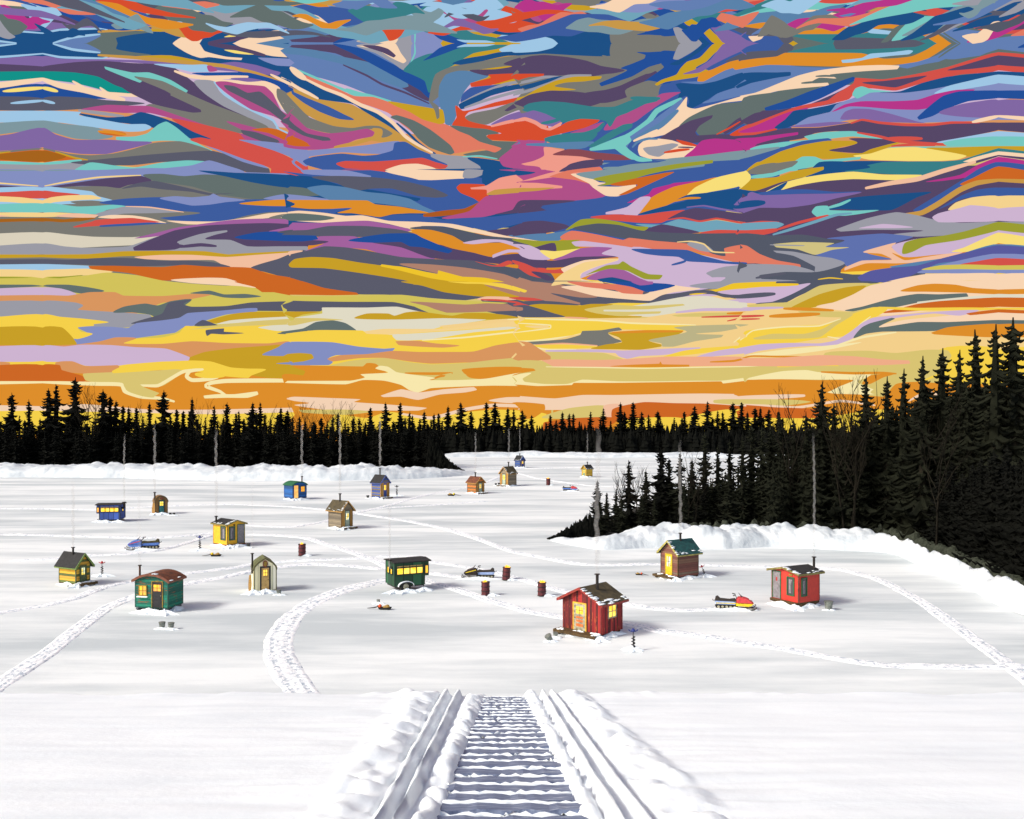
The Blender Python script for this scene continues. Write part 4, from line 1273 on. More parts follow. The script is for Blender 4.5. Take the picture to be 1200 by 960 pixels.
# ---------------------------------------------------------------- trees
def darkleaf(name, c1, c2):
    m, nt, b = newmat(name)
    n = noi(nt, mapped(nt, (1, 1, 1)), 9, 3, .6)
    nt.links.new(ramp(nt, n, [(.4, hexc(c1)), (.65, hexc(c2))]), b.inputs['Base Color'])
    b.inputs['Roughness'].default_value = .95; b.inputs['Specular IOR Level'].default_value = .08
    return m
BLACKLEAF = darkleaf('black_spruce_needles', '0B0C0A', '11120E')
GREENLEAF = darkleaf('dark_spruce_needles', '14160F', '1F2118')
SHRUBLEAF = darkleaf('grey_green_scrub', '34382F', '43473D')
BARKM = darkleaf('dark_bark', '171511', '25221B')

def conifer_mesh(seed, rad=.2, top_gap=.5, levels=24, up=.0, sparse=0.0, wild=.3, thick=1.0):
    """unit-height spruce crown: whorls of drooping boughs, each bough a tapering clump with side twigs"""
    R = random.Random(seed); mb = MB()
    def bough(z, an, L, droop):
        st = 5; ca, sa = math.cos(an), math.sin(an)
        b = len(mb.v)
        for i in range(st + 1):
            t = i / st
            rr = L * t; zz = z - droop * L * math.sin(t * PI * .62) + up * L * t * t + (.22 * L * max(0, t - .7) * 3 if droop > 0 else 0)
            w = thick * (.17 * L + .008) * (1 - t) ** .6 * (1.15 if i % 2 else .72) * R.uniform(.8, 1.2) + .001
            hh = w * .55 + .002
            cx, cy = rr * ca, rr * sa
            mb.v += [(cx - sa * w, cy + ca * w, zz - hh * .6), (cx, cy, zz + hh), (cx + sa * w, cy - ca * w, zz - hh * .6), (cx, cy, zz - hh * 1.9)]
        for i in range(st):
            for q in range(4):
                a = b + i * 4 + q; a2 = b + i * 4 + (q + 1) % 4
                mb.f.append((a, a + 4, a2 + 4, a2)); mb.m.append(0)
        mb.f.append((b + 3, b + 2, b + 1, b)); mb.m.append(0)
    z = .05
    while z < .97:
        t = z
        env = rad * (1 - t) ** .78 * (.72 + .28 * math.sin(t * 23 + seed)) + .012
        nb = 7 if t < .6 else 5
        off = R.uniform(0, 6)
        for k in range(nb):
            if R.random() < sparse: continue
            bough(z + R.uniform(-.012, .012), off + 2 * PI * k / nb + R.uniform(-.3, .3), env * R.uniform(1 - wild * 1.05, 1 + wild * .95), R.uniform(.28, .62))
        z += (.88 / levels) * (1.15 - .5 * t)
    mb.tube([(0, 0, .5), (0.004, 0, .8), (0, 0.003, 1.0)], [.022, .014, .002], 5)
    return mb
def trunk_mesh():
    mb = MB(); mb.tube([(0, 0, -.01), (.003, 0, .3), (-.002, .002, .7), (0, 0, .93)], [.022, .017, .009, .003], 7); return mb
def mesh_of(mb, name, mat, smooth=False):
    o = mb.build(name, mat, smooth=smooth); me = o.data; bpy.data.objects.remove(o); return me
CM = [mesh_of(conifer_mesh(11 + i, r, levels=l, sparse=sp), 'conifer_crown', BLACKLEAF) for i, (r, l, sp) in enumerate([(.17, 22, .05), (.21, 24, .08), (.14, 20, .1), (.24, 22, .12), (.19, 18, .2), (.155, 26, .05)])]
CT = [mesh_of(conifer_mesh(40 + i, r, levels=l, sparse=sp, wild=.6, thick=.62), 'conifer_crown', GREENLEAF) for i, (r, l, sp) in enumerate([(.13, 38, .22), (.15, 34, .28), (.115, 40, .2), (.14, 36, .3)])]
CG = []
for i, me in enumerate(CM):
    m2 = me.copy(); m2.materials[0] = GREENLEAF; CG.append(m2)
TM = mesh_of(trunk_mesh(), 'conifer_trunk', BARKM, True)
def put(name, me, parent=None):
    o = bpy.data.objects.new(name, me); COL.objects.link(o)
    if parent: o.parent = parent
    return o
def conifer(px, ytop, d, label, group, green=False, wide=1.0, var=None, R=random.Random(1), zb=0.0, tall=False):
    p = at(px, ytop, d); h = p.z - zb
    if var is None: var = R.randrange(6)
    t = thing('spruce_tree', label, 'tree', (p.x, d, zb), R.uniform(0, 6), group)
    t.scale = (h * wide, h * wide, h)
    put('crown', CT[var] if tall else (CG if green else CM)[var], t); put('trunk', TM, t)
    return t
def bare_mesh(seed):
    R = random.Random(seed); mb = MB()
    def br(p, d, L, r, dep):
        pts = [p]; q = p
        for i in range(4):
            d = (d + Vector((R.uniform(-.12, .12), R.uniform(-.12, .12), .05))).normalized(); q = q + d * L / 4; pts.append(q)
        mb.tube(pts, [r, r * .85, r * .7, r * .55, r * .4], 5)
        if dep:
            for k in range(R.choice((3, 4)) if dep > 1 else 3):
                a = R.uniform(0, 2 * PI); s = pts[R.choice((2, 3, 4)) if dep < 3 else R.choice((2, 3, 3, 4))]
                nd = (d + Vector((math.cos(a), math.sin(a), .25)) * R.uniform(.5, .95)).normalized()
                br(s, nd, L * R.uniform(.42, .6), r * .5, dep - 1)
    br(Vector((0, 0, 0)), Vector((0, 0, 1)), .62, .014, 3)
    for k in range(7):
        a = R.uniform(0, 2 * PI); z = .3 + .08 * k
        br(Vector((0, 0, z)), Vector((math.cos(a), math.sin(a), 1.1)).normalized(), .26, .006, 2)
    return mb
BM = [mesh_of(bare_mesh(s), 'bare_branches', BARKM) for s in (3, 8, 21)]
def bare(px, ytop, d, label, group, R, zb=0.0):
    p = at(px, ytop, d); h = (p.z - zb)
    t = thing('bare_tree', label, 'tree', (p.x, d, zb), R.uniform(0, 6), group); t.scale = (h * .7, h * .7, h)
    put('branches', R.choice(BM), t)
R = random.Random(77)
# prominent tops on the far left
GL = 'spruces of the left shore wood'; GF = 'spruces of the far shore wood'; GR = 'tall spruces of the right point'; GS = 'low black spruces along the right shore'
big = [(66,450,'black spruce with a ragged top at the left end of the wood'), (88,442,'tallest black spruce at the left end of the wood'),
       (121,456,'pointed black spruce beside bare twigs, third tall one from the left'), (192,457,'broad black spruce standing clear above the left wood'),
       (225,465,'slender loose-topped spruce right of the broad clear-standing one'), (175,471,'narrow spire just left of the broad clear-standing spruce'),
       (266,471,'spruce with a thin spire over the left wood, above the yellow hut'), (452,471,'hooked-top spruce above the blue hut with black roof'), (469,471,'curled-top spruce right of the hooked one')]
for x, y, l in big: conifer(x, y, R.uniform(196, 204), l, GL, wide=1.5 if x in (88,121,192,66) else 1.15, R=R, var={88:1,192:3,66:4,121:1}.get(x))
LT = [(57,455),(129,464),(136,469),(144,475),(151,476),(160,477),(207,479),(215,481),(251,475),(280,481),(296,471),(305,471),(329,477),(337,480),(434,477),(480,482),(497,481)]
for x, y in LT: conifer(x, y, R.uniform(196, 206), 'black spruce in the wood on the left shore', GL, wide=1.35, R=R)
x = -40
while x < 510:
    conifer(x, R.uniform(483, 495), R.uniform(194, 212), 'black spruce in the wood on the left shore', GL, wide=R.uniform(1.0, 1.5), R=R); x += R.uniform(6, 10)
for x, y in [(-8, 452), (14, 460), (34, 468)]: conifer(x, y, 200, 'black spruce in the wood on the left shore', GL, wide=1.3, R=R)
for x, y in [(103,462),(111,460),(167,474),(236,476),(258,482),(313,481),(347,480),(357,478),(364,482),(386,480),(392,476),(404,479),(420,482)]:
    bare(x, y, R.uniform(193, 198), 'bare leafless tree among the spruces on the left shore', 'bare trees of the left shore wood', R)
FT = [(514,484),(525,475),(540,471),(552,481),(570,471),(580,471),(595,477),(602,479),(612,480),(623,486),(645,486),(659,482),(667,484),(672,484),(692,482),(707,478),(727,471),(732,482),(742,471),(752,482),(760,485),(771,481),(790,489),(802,482),(814,475),(829,470),(841,481),(847,482),(859,471),(869,471),(876,482),(885,477),(891,477),(901,479),(912,482)]
for x, y in FT: conifer(x, y, R.uniform(276, 290), 'black spruce in the wood across the far shore', GF, wide=1.6, R=R)
x = 505
while x < 1240:
    conifer(x, R.uniform(488, 498), R.uniform(276, 296), 'black spruce in the wood across the far shore', GF, wide=R.uniform(1.1, 1.6), R=R); x += R.uniform(9, 14)
# dense wood behind (nobody could count it)
LOWC = []
for i in range(5):
    q = conifer_mesh(60 + i, .26, levels=12, sparse=.0); LOWC.append((q.v, q.f))
def wood_fine(spec, name, label, mat, seed):
    """the same wood from bough-shaped pieces, for the parts near enough to show them"""
    R = random.Random(seed); mb = MB()
    for (x0, x1, d0, d1, top, step) in spec:
        x = x0
        while x < x1:
            d = R.uniform(d0, d1); yt = (top(x) if callable(top) else top) + R.uniform(-5, 4)
            p = at(x, yt, d); h = max(1.5, p.z); a = R.uniform(0, 6); w = h * R.uniform(.9, 1.25)
            v, f = R.choice(LOWC); M = Matrix.Translation((p.x, d, 0)) @ Matrix.Rotation(a, 4, 'Z') @ Matrix.Diagonal((w, w, h, 1))
            mb.add(v, f, 0, M)
            x += step * R.uniform(.6, 1.4)
    o = mb.build(name, mat); o['kind'] = 'stuff'; o['label'] = label
def wood(spec, name, label, mat, seed):
    R = random.Random(seed); mb = MB()
    for (x0, x1, d0, d1, top, step) in spec:
        x = x0
        while x < x1:
            d = R.uniform(d0, d1); yt = (top(x) if callable(top) else top) + R.uniform(-5, 4)
            p = at(x, yt, d); h = max(1.5, p.z); r = h * R.uniform(.2, .3)
            n = 7; off = R.uniform(0, 6)
            tiers = 6; b = len(mb.v)
            for j in range(tiers):
                z0 = h * (.0 + j / tiers * .9); z1 = h * min(1, (j + 1.9) / tiers * .93); rr = r * (1 - j / tiers) ** .7
                b = len(mb.v)
                for k in range(n):
                    a = off + j + 2 * PI * k / n; q = rr * R.uniform(.65, 1.25)
                    mb.v.append((p.x + q * math.cos(a), d + q * math.sin(a), z0 + R.uniform(-.05, .02) * h))
                mb.v.append((p.x + R.uniform(-.02, .02) * h, d, z1 if j < tiers - 1 else h))
                for k in range(n): mb.f.append((b + k, b + (k + 1) % n, b + n)); mb.m.append(0)
                mb.f.append(tuple(b + k for k in range(n))); mb.m.append(0)
            x += step * R.uniform(.6, 1.4)
    o = mb.build(name, mat); o['kind'] = 'stuff'; o['label'] = label
wood_fine([(-300, 512, 192, 198, 503, 4), (-300, 508, 200, 210, 500, 6), (-700, -300, 195, 210, 500, 14)], 'dense_wood', 'solid dark spruce wood filling the left shore', BLACKLEAF, 4)
wood([(440, 1300, 268, 274, 506, 2.6), (440, 1400, 276, 292, 502, 3.2), (440, 1900, 296, 330, 499, 5)], 'dense_wood', 'solid dark spruce wood filling the far shore', BLACKLEAF, 5)
# bushes tapering to the points
def bush_mesh(seed):
    R = random.Random(seed); mb = MB()
    for k in range(150):
        a = R.uniform(0, 2 * PI); ph = math.acos(R.uniform(0, 1)); r = R.uniform(.55, 1.0)
        c = Vector((r * math.sin(ph) * math.cos(a), r * math.sin(ph) * math.sin(a), r * math.cos(ph) * .9))
        mb.ball(c, R.uniform(.08, .2), R.uniform(.08, .2), R.uniform(.07, .17), 5, 3, jit=.35, seed=k)
    mb.ball((0, 0, .3), .75, .75, .6, 8, 5, jit=.1)
    return mb
BU = [mesh_of(bush_mesh(s), 'bush_leaves', BLACKLEAF) for s in (1, 2)]
def bush(px, ybase, ytop, name='bush', lab='', grp='', R=R):
    g = ground(px, ybase); h = (ybase - ytop) * g.y / F
    t = put(name, R.choice(BU)); t.location = g; r = g.y / F * R.uniform(4.5, 6.5); t.scale = (r, r, h); t.rotation_euler = (0, 0, R.uniform(0, 6))
    t['label'] = lab; t['category'] = 'bush'; t['group'] = grp
i = 0
for x, yb, yt in [(505,551,508),(510,551,516),(514,551,522),(518,552,528),(521,552,533),(525,552,538),(529,553,541),(533,553,544),(537,554,547),(541,554,550)]:
    bush(x, yb, yt, lab='black bush in the row tapering to the left wood\'s tip', grp='bushes at the tip of the left wood')
for x, yb, yt in [(646,632,629),(650,632,627),(655,632,624),(660,631,621),(665,631,617),(670,630,614),(675,630,610),(680,630,608),(686,630,603),(692,630,600)]:
    bush(x, yb, yt, lab='round black bush in the row tapering to the tip of the right point', grp='bushes at the tip of the right point')
# the right point, back layer: dark green spruces
def dback(x): return 90 if x < 900 else 90 - (x - 900) * .055
RP = [(700,562,1.7,0,'small black spruce standing first at the tip of the right point'),(711,577,1.5,1,'short spruce behind the tip of the right point'),(722,572,1.5,1,0),(737,539,1.5,0,'narrow black spruce beside bare trees near the tip of the right point'),(757,550,1.6,1,0),(775,524,1.6,0,'leftmost tall open spruce on the right point'),(784,536,1.3,1,0),(797,530,1.5,1,0),(811,537,1.5,1,0),
  (826,506,1.1,1,0),(841,521,1,1,0),(855,515,1,1,0),(870,512,1,1,0),(881,495,1.1,1,0),(893,498,1,1,0),(903,492,1,1,0),(914,483,1.1,1,0),(930,490,1.0,1,0),(945,482,1,1,0),
  (963,447,1.15,1,'dark green spruce rising above the fire-red hut at the right'),(977,470,.9,1,0),(1015,440,1.15,1,'tall dark spruce right of the bare twiggy tree on the right point'),(1040,441,1.0,1,0),(1059,432,1.0,1,0),(1082,417,1.1,1,0),(1104,408,1.15,1,0),(1124,410,1.0,1,0),(1143,386,1.15,1,'tallest spruce of all at the right end of the point'),
  (1166,380,1.1,1,0),(1188,372,1.2,1,0),(990,492,1,1,0),(1003,492,1,1,0),(1028,484,1,1,0),(1050,476,1,1,0),(1072,470,1,1,0),(1094,462,1,1,0),(1114,458,1,1,0),(1133,448,1,1,0),(1155,440,1,1,0)]
for x, y, w, g, l in RP:
    d = dback(x) + R.uniform(-1, 3)
    conifer(x, y, d, l or 'dark green spruce in the tall row on the right point', GR, green=bool(g), wide=w * (1.15 if x > 820 else .9), R=R, var=R.randrange(4) if x > 820 else R.choice((0, 1, 4, 5)), tall=x > 820)
for x in range(700, 860, 13):
    conifer(x + R.uniform(-3, 3), 596 - (x - 700) * .25 + R.uniform(-8, 6), R.uniform(86, 92), 'dark green spruce in the tall row on the right point', GR, green=True, wide=1.5, R=R)
for x, y in [(729,550),(732,556),(746,552),(751,556),(806,536),(815,540),(933,469),(997,455),(990,462),(1000,466)]:
    bare(x, y, dback(x) - 2, 'bare leafless tree among the spruces of the right point', 'bare trees of the right point', R)
bare(1097, 478, 74, 'large bare tree in front of the dark spruces at the right', 'bare trees of the right point', R)
def rtop(x):
    P = [(760,600),(800,566),(850,548),(900,534),(950,512),(1000,497),(1050,476),(1100,462),(1160,448),(1400,400)]
    for (a, ya), (b, yb) in zip(P, P[1:]):
        if x <= b: return ya + (yb - ya) * max(0, (x - a)) / (b - a)
    return P[-1][1]
def R2(off, dy):
    return lambda x: rtop(x) + dy
wood_fine([(770, 900, 95, 100, R2(0, 6), 4), (900, 1330, 84, 88, R2(0, 10), 6), (900, 1330, 89, 93, R2(0, 4), 6), (900, 1330, 94, 99, R2(0, 0), 6)], 'dense_wood', 'solid dark green spruce wood on the right point', GREENLEAF, 6)
# front layer: black spruces low along the shore
def rfoot(x):
    P = [(640,632),(705,634),(755,632),(850,632),(962,634),(1035,637),(1092,652),(1120,664),(1151,678),(1200,700),(1300,745)]
    for (a, ya), (b, yb) in zip(P, P[1:]):
        if x <= b: return ya + (yb - ya) * max(0, (x - a)) / (b - a)
    return P[-1][1]
def dfront(x): return 12210 / (rfoot(x) - YH) + 5.0
FR = [(826,565),(845,582),(860,584),(877,592),(885,592),(892,594),(911,590),(925,578),(940,568),(954,556),(963,549),(975,552),(987,551),(1000,557),(1012,556),(1022,560),(1047,558),(1060,573),(1076,565),(1088,566),(1099,555),(1115,539),(1128,552),(1140,543),(1150,536),(1165,528),(1180,522)]
for x, y in FR: conifer(x, y, dfront(x), 'low black spruce along the right shore behind the snow bank', GS, wide=1.5 if y > 560 else 1.25, R=R, var=R.choice((1, 3, 0)))
def ftop(x):
    P = [(690,606),(720,602),(760,598),(820,592),(850,600),(880,606),(910,602),(940,586),(960,572),(1000,572),(1030,578),(1060,585),(1100,572),(1130,560),(1160,548),(1400,500)]
    for (a, ya), (b, yb) in zip(P, P[1:]):
        if x <= b: return ya + (yb - ya) * max(0, (x - a)) / (b - a)
    return P[-1][1]
def woodfront():
    R = random.Random(9); mb = MB()
    spec = []
    x = 688
    while x < 1300:
        d = dfront(x)
        spec.append((x, x + .1, d - .6, d + 1.5, ftop(x) + 4, 1)); spec.append((x, x + .1, d + 2.5, d + 5, ftop(x), 1)); x += 3.6
    wood_fine(spec, 'dense_wood', 'solid black spruce thicket behind the right snow bank', BLACKLEAF, 8)
woodfront()
# grey green scrub in a strip on top of the bank's back
mb = MB(); R3 = random.Random(12); x = 720
while x < 1290:
    d = 12210 / (rfoot(x) - YH) + 1.6; top = rfoot(x) - R3.uniform(15, 23)
    if x < 800: top = rfoot(x) - (x - 715) / 85 * 12 - 6
    p = at(x, top, d); r = R3.uniform(.35, .75)
    mb.ball((p.x, d, p.z * .35), r, r * .8, p.z * .68, 9, 6, jit=.13, seed=int(x * 7)); x += R3.uniform(3, 7)
o = mb.build('scrub', SHRUBLEAF, kind='stuff', label='grey green scrub growing behind the right snow bank')
# ---------------------------------------------------------------- huts
PIPE = worn('sooty_steel', '3A3430', '1D1A18', 9, .5, metal=.4)
PIPEB = worn('rusty_pipe', '6A4A3C', '3B2A24', 9, .6, metal=.3)
ROOFBK = worn('black_felt', '1B1B1C', '2C2C2D', 5, .85)
ROOFOL = worn('mossy_felt', '554A30', '3B3526', 4, .85)
ROOFBR = worn('rusty_roof', '7A4226', '4B2A1B', 4, .8)
ROOFGN = worn('teal_shingle', '17504F', '0E3536', 5, .8)
WOODD = worn('dark_timber', '5A431E', '33260F', 8, .8)
WOODL = worn('pale_timber', 'C79A55', '9A7238', 6, .8, (1, 1, 4))
GREYM = worn('galvanised', '8C9088', '5E635C', 8, .45, metal=.3)
CONC = worn('grey_runner', '6F777A', '4B5256', 6, .8)
INK = worn('dark_trim', '1B1A18', '0F0E0D', 8, .7)
CREAMP = worn('cream_paint', 'D8CFA4', '8E8458', 9, .8)
YEL = glow('lamplit_glass', 'F4B41C', .95, 'F9D45A')
YELO = glow('lamplit_curtain', 'F3B62A', .9, 'E98C50')
DARKGL, nt, b = newmat('dark_glass')
b.inputs['Base Color'].default_value = hexc('4C4A4C'); b.inputs['Roughness'].default_value = .25
COLM = {}
def paint(h, h2=None, rough=.6):
    k = (h, h2)
    if k not in COLM: COLM[k] = worn('paint', h, h2, 7, rough)
    return COLM[k]

def roof_profile(kind, hw, wall, rise, n=12):
    """outline of the front wall above the eaves, left to right"""
    if kind == 'gable': return [(-hw, wall), (0, wall + rise), (hw, wall)]
    if kind == 'arch':
        return [(hw * math.sin(a), wall + rise * (math.cos(a) - math.cos(1.15)) / (1 - math.cos(1.15))) if False else (-hw + 2 * hw * i / n, wall + rise * (1 - (2 * i / n - 1) ** 2)) for i, a in enumerate([0] * (n + 1))]
    if kind == 'barrel':
        return [(-hw * math.cos(PI * i / n), wall + rise * math.sin(PI * i / n)) for i in range(n + 1)]
    if kind == 'gothic':
        L = [(-hw, wall), (-hw * .95, wall + rise * .24), (-hw * .7, wall + rise * .55), (-hw * .33, wall + rise * .8), (0, wall + rise * 1.0)]
        return L + [(-x, z) for x, z in reversed(L[:-1])]
    if kind == 'flat': return [(-hw, wall), (0, wall + rise), (hw, wall)]

def window(h, mat, frame, cx, cz, w, hh, face, off, panes=(2, 2), name='window', label=None, sill=None, cur=None):
    """face: 'F' front (-y), 'R' right (+x), 'L' left (-x); off is that wall's plane"""
    def tr(a, b0, b1, z0, z1, a1):
        if face == 'F': return (a, a1, off - b1, off - b0, z0, z1)
        if face == 'R': return (off + b0, off + b1, a, a1, z0, z1)
        return (off - b1, off - b0, a, a1, z0, z1)
    fr = MB(); t = .06
    fr.box(*tr(cx - w/2 - t, 0.0, .05, cz + hh/2, cz + hh/2 + t, cx + w/2 + t)); fr.box(*tr(cx - w/2 - t, 0, .05, cz - hh/2 - t, cz - hh/2, cx + w/2 + t))
    fr.box(*tr(cx - w/2 - t, 0, .048, cz - hh/2, cz + hh/2, cx - w/2)); fr.box(*tr(cx + w/2, 0, .048, cz - hh/2, cz + hh/2, cx + w/2 + t))
    nx, nz = panes
    for i in range(1, nx):
        x = cx - w/2 + w * i / nx; fr.box(*tr(x - .018, .012, .04, cz - hh/2, cz + hh/2, x + .018))
    for i in range(1, nz):
        z = cz - hh/2 + hh * i / nz; fr.box(*tr(cx - w/2, .012, .038, z - .018, z + .018, cx + w/2))
    fo = fr.build(name, frame, h)
    if label: fo['label'] = label
    p = MB(); p.box(*tr(cx - w/2, .004, .014, cz - hh/2, cz + hh/2, cx + w/2)); p.build('pane', mat, fo)
    if cur:
        c = MB()
        c.add([tuple(q) for q in ([(cx - w*.18, 0, 0)] and [])], []) if False else None
        if face == 'F': c.prism([(cx - w*.3, cz - hh*.42), (cx + w*.05, cz - hh*.42), (cx - w*.02, cz + hh*.05), (cx + w*.22, cz + hh*.4), (cx - w*.3, cz + hh*.42)], off - .018, off - .0145)
        else:
            s = 1 if face == 'R' else -1
            c.box(*tr(cx - w*.28, .0145, .018, cz - hh*.4, cz + hh*.35, cx + w*.1))
        c.build('curtain', cur, fo)
    if sill:
        s = MB(); s.box(*tr(cx - w/2 - .12, .0, .13, cz - hh/2 - .12, cz - hh/2 - .062, cx + w/2 + .12)); s.build('sill', sill, fo)
    return fo

def hut(spec):
    s = dict(roof='gable', over=.16, side='R', floor=.12, panes=(2, 2), skid=WOODD, deck=False)
    s.update(spec)
    cx_, cy_ = s['corner']; d = ground(cx_, cy_).y
    th = math.radians(s['th']); k = d / F
    w = s['wf'] * k / math.cos(th); dp = s['ws'] * k / abs(math.sin(th)); 
    dp = max(s.get('dmin', .9), min(s.get('dmax', 3.2), dp))
    wall = s['wall'] * k; rise = s['rise'] * k
    G = ground(cx_, cy_); az = math.atan2(G.x, G.y); rz = th - az
    # local frame: front wall on y=0 looking along -y, hut runs to +y; near corner at x = +-w/2
    cl = Vector(((w / 2) if s['side'] == 'R' else (-w / 2), 0, 0))
    org = G - Matrix.Rotation(rz, 3, 'Z') @ cl
    mid = Matrix.Rotation(rz, 3, 'Z') @ Vector((0, dp / 2, 0))
    root = thing(s.get('name', 'fishing_hut'), s['label'], 'hut', (org + mid), rz)
    if 'group' in s: root['group'] = s['group']
    hw = w / 2; y0, y1 = -dp / 2, dp / 2; f = s['floor']; P = roof_profile(s['roof'], hw, wall, rise)
    m = MB(); m.prism([(-hw, f)] + P + [(hw, f)], y0, y1); m.build('wall', s['wallmat'], root)
    # roof shell
    ov = s['over']; th_ = s.get('thick', .07)
    n = len(P); o1 = []
    def offs(P, d_):
        q = []
        for i, p in enumerate(P):
            a = P[max(i - 1, 0)]; b_ = P[min(i + 1, n - 1)]
            dx, dz = b_[0] - a[0], b_[1] - a[1]; l = math.hypot(dx, dz)
            q.append((p[0] - dz / l * d_, p[1] + dx / l * d_))
        return q
    Pe = list(P)
    if s['roof'] in ('gable', 'flat', 'arch'):
        def ext(a, b_, L): dx, dz = a[0] - b_[0], a[1] - b_[1]; l = math.hypot(dx, dz); return (a[0] + dx / l * L, a[1] + dz / l * L)
        Pe = [ext(P[0], P[1], ov)] + P[1:-1] + [ext(P[-1], P[-2], ov)]
    lo = offs(Pe, .004); hi = offs(Pe, th_)
    m = MB(); fy0, fy1 = y0 - ov, y1 + ov
    for i in range(n - 1):
        m.prism([lo[i], hi[i], hi[i + 1], lo[i + 1]][::-1], fy0 + .035, fy1)
    ro = m.build('roof', s['roofmat'], root)
    m = MB()                                               # barge boards on the front gable and eaves strips
    lo2 = offs(Pe, -.05 if s['roof'] != 'flat' else -.03); hi2 = offs(Pe, th_ + .012)
    for i in range(n - 1): m.prism([lo2[i], hi2[i], hi2[i + 1], lo2[i + 1]][::-1], fy0, fy0 + .033)
    for i in (0, n - 1):
        x, z = Pe[i]; sg = -1 if i == 0 else 1
        m.box(min(x, x + sg * .03), max(x, x + sg * .03), fy0, fy1, z - .05, z + th_ * .9)
    m.build('roof_trim', s['trim'], root)
    R = random.Random(s.get('seed', 3))
    if s.get('snow', True):                                # snow lying along the eaves and verge of the visible slope
        m = MB(); sg = 1 if s['side'] == 'R' else -1
        if s['roof'] in ('gable', 'flat'):
            a, b_ = (hi[1], hi[2]) if sg > 0 else (hi[1], hi[0])
        else:
            a, b_ = (hi[n // 2], hi[-1]) if sg > 0 else (hi[n // 2], hi[0])
        def onroof(u, v):
            return Vector((a[0] + (b_[0] - a[0]) * u, fy0 + .04 + (fy1 - fy0 - .06) * v, a[1] + (b_[1] - a[1]) * u))
        if s['roof'] not in ('gable', 'flat'):
            def onroof(u, v, hi=hi):
                q = (.5 + .5 * u) * (n - 1) if sg > 0 else (.5 - .5 * u) * (n - 1); i = min(n - 2, int(q)); t = q - i
                return Vector((hi[i][0] * (1 - t) + hi[i + 1][0] * t, fy0 + .04 + (fy1 - fy0 - .06) * v, hi[i][1] * (1 - t) + hi[i + 1][1] * t))
        for kk in range(s.get('nsnow', 26)):
            if kk % 2: u, v = R.uniform(.78, .99), R.choice((R.uniform(0, .45), R.uniform(.55, 1)))
            else: u, v = R.uniform(.05, .9), R.uniform(.0, .07)
            q = onroof(u, v); r = R.uniform(.04, .10) * min(1.2, w / 2)
            m.ball((q.x, q.y, q.z + .005), r * 1.2, r * 2.2, r * .33, 8, 4, jit=.2, seed=kk)
        m.build('roof_snow', WHITE, ro, smooth=True, kind='stuff')
    # corner boards
    c = .05
    for sx in (-1, 1):
        for (ya, yb) in ((y0 - .012, y0 + c), (y1 - c, y1 + .012)):
            xa = sx * hw; m = MB()
            m.box(min(xa + sx * .012, xa - sx * c), max(xa + sx * .012, xa - sx * c), ya, yb, f + .002, wall - .01)
            m.build('corner_board', s.get('cornermat', INK), root)
    # runners
    m = MB(); sk = f + .02
    if s.get('hull'):
        m.prism([(y0 - .15, f * .55), (y0 - .15, f), (y1, f), (y1 - .02, f * .6), (y1 - .5, .03), (y0 + .2, .03)], -hw - .0, hw + .0, 0, Matrix(((0, 1, 0, 0), (1, 0, 0, 0), (0, 0, 1, 0), (0, 0, 0, 1))))
        m.build('hull', s['skid'], root)
    else:
        for sx in (-.82, .82):
            m = MB(); m.prism([(y0 - .12, sk * .6), (y0 - .12, sk), (y1 + .05, sk), (y1 + .05, 0), (y0 + .1, 0)], sx * hw - .06, sx * hw + .06, 0, Matrix(((0, 1, 0, 0), (1, 0, 0, 0), (0, 0, 1, 0), (0, 0, 0, 1))))
            m.build('runner', s['skid'], root)
    if s['deck']:
        m = MB()
        for i in range(3): m.box(-hw - .12, hw + .08, y0 - .62 + i * .2, y0 - .62 + i * .2 + .185, f - .0, f + .045)
        m.box(-hw - .12, hw + .08, y0 - .66, y0 - .622, f - .1, f + .05)
        m.box(-hw + .1, -hw + .22, y0 - .62, y0 - .02, 0, f - .002); m.box(hw - .22, hw - .1, y0 - .62, y0 - .02, 0, f - .002)
        dk = m.build('deck', s['skid'], root)
        m = MB()
        for kk in range(9): m.ball((-hw + R.choice((R.uniform(0, .5), 2 * hw - R.uniform(0, .45))), y0 - R.uniform(.1, .55), f + .05), R.uniform(.08, .2), R.uniform(.07, .13), R.uniform(.03, .06), 8, 4, jit=.2, seed=kk)
        m.build('deck_snow', WHITE, dk, smooth=True, kind='stuff')
    # door: dict(x, w, h, mat, frame, glass=(cz_frac, h_frac, mat), panels)
    D = s.get('door')
    if D:
        dx = (D['x'] - .5) * w; dw = D['w'] * w; dh = D['h'] * (wall - f); z0 = f + .03; yy = y0
        fr = MB(); t = D.get('t', .06)
        fr.box(dx - dw/2 - t, dx + dw/2 + t, yy - .04, yy - .001, z0 + dh, z0 + dh + t); fr.box(dx - dw/2 - t, dx - dw/2, yy - .038, yy - .001, z0, z0 + dh); fr.box(dx + dw/2, dx + dw/2 + t, yy - .038, yy - .001, z0, z0 + dh)
        fr.build('door_frame', D['frame'], root)
        m = MB(); m.box(dx - dw/2, dx + dw/2, yy - .022, yy - .002, z0, z0 + dh)
        door = m.build('door', D['mat'], root)
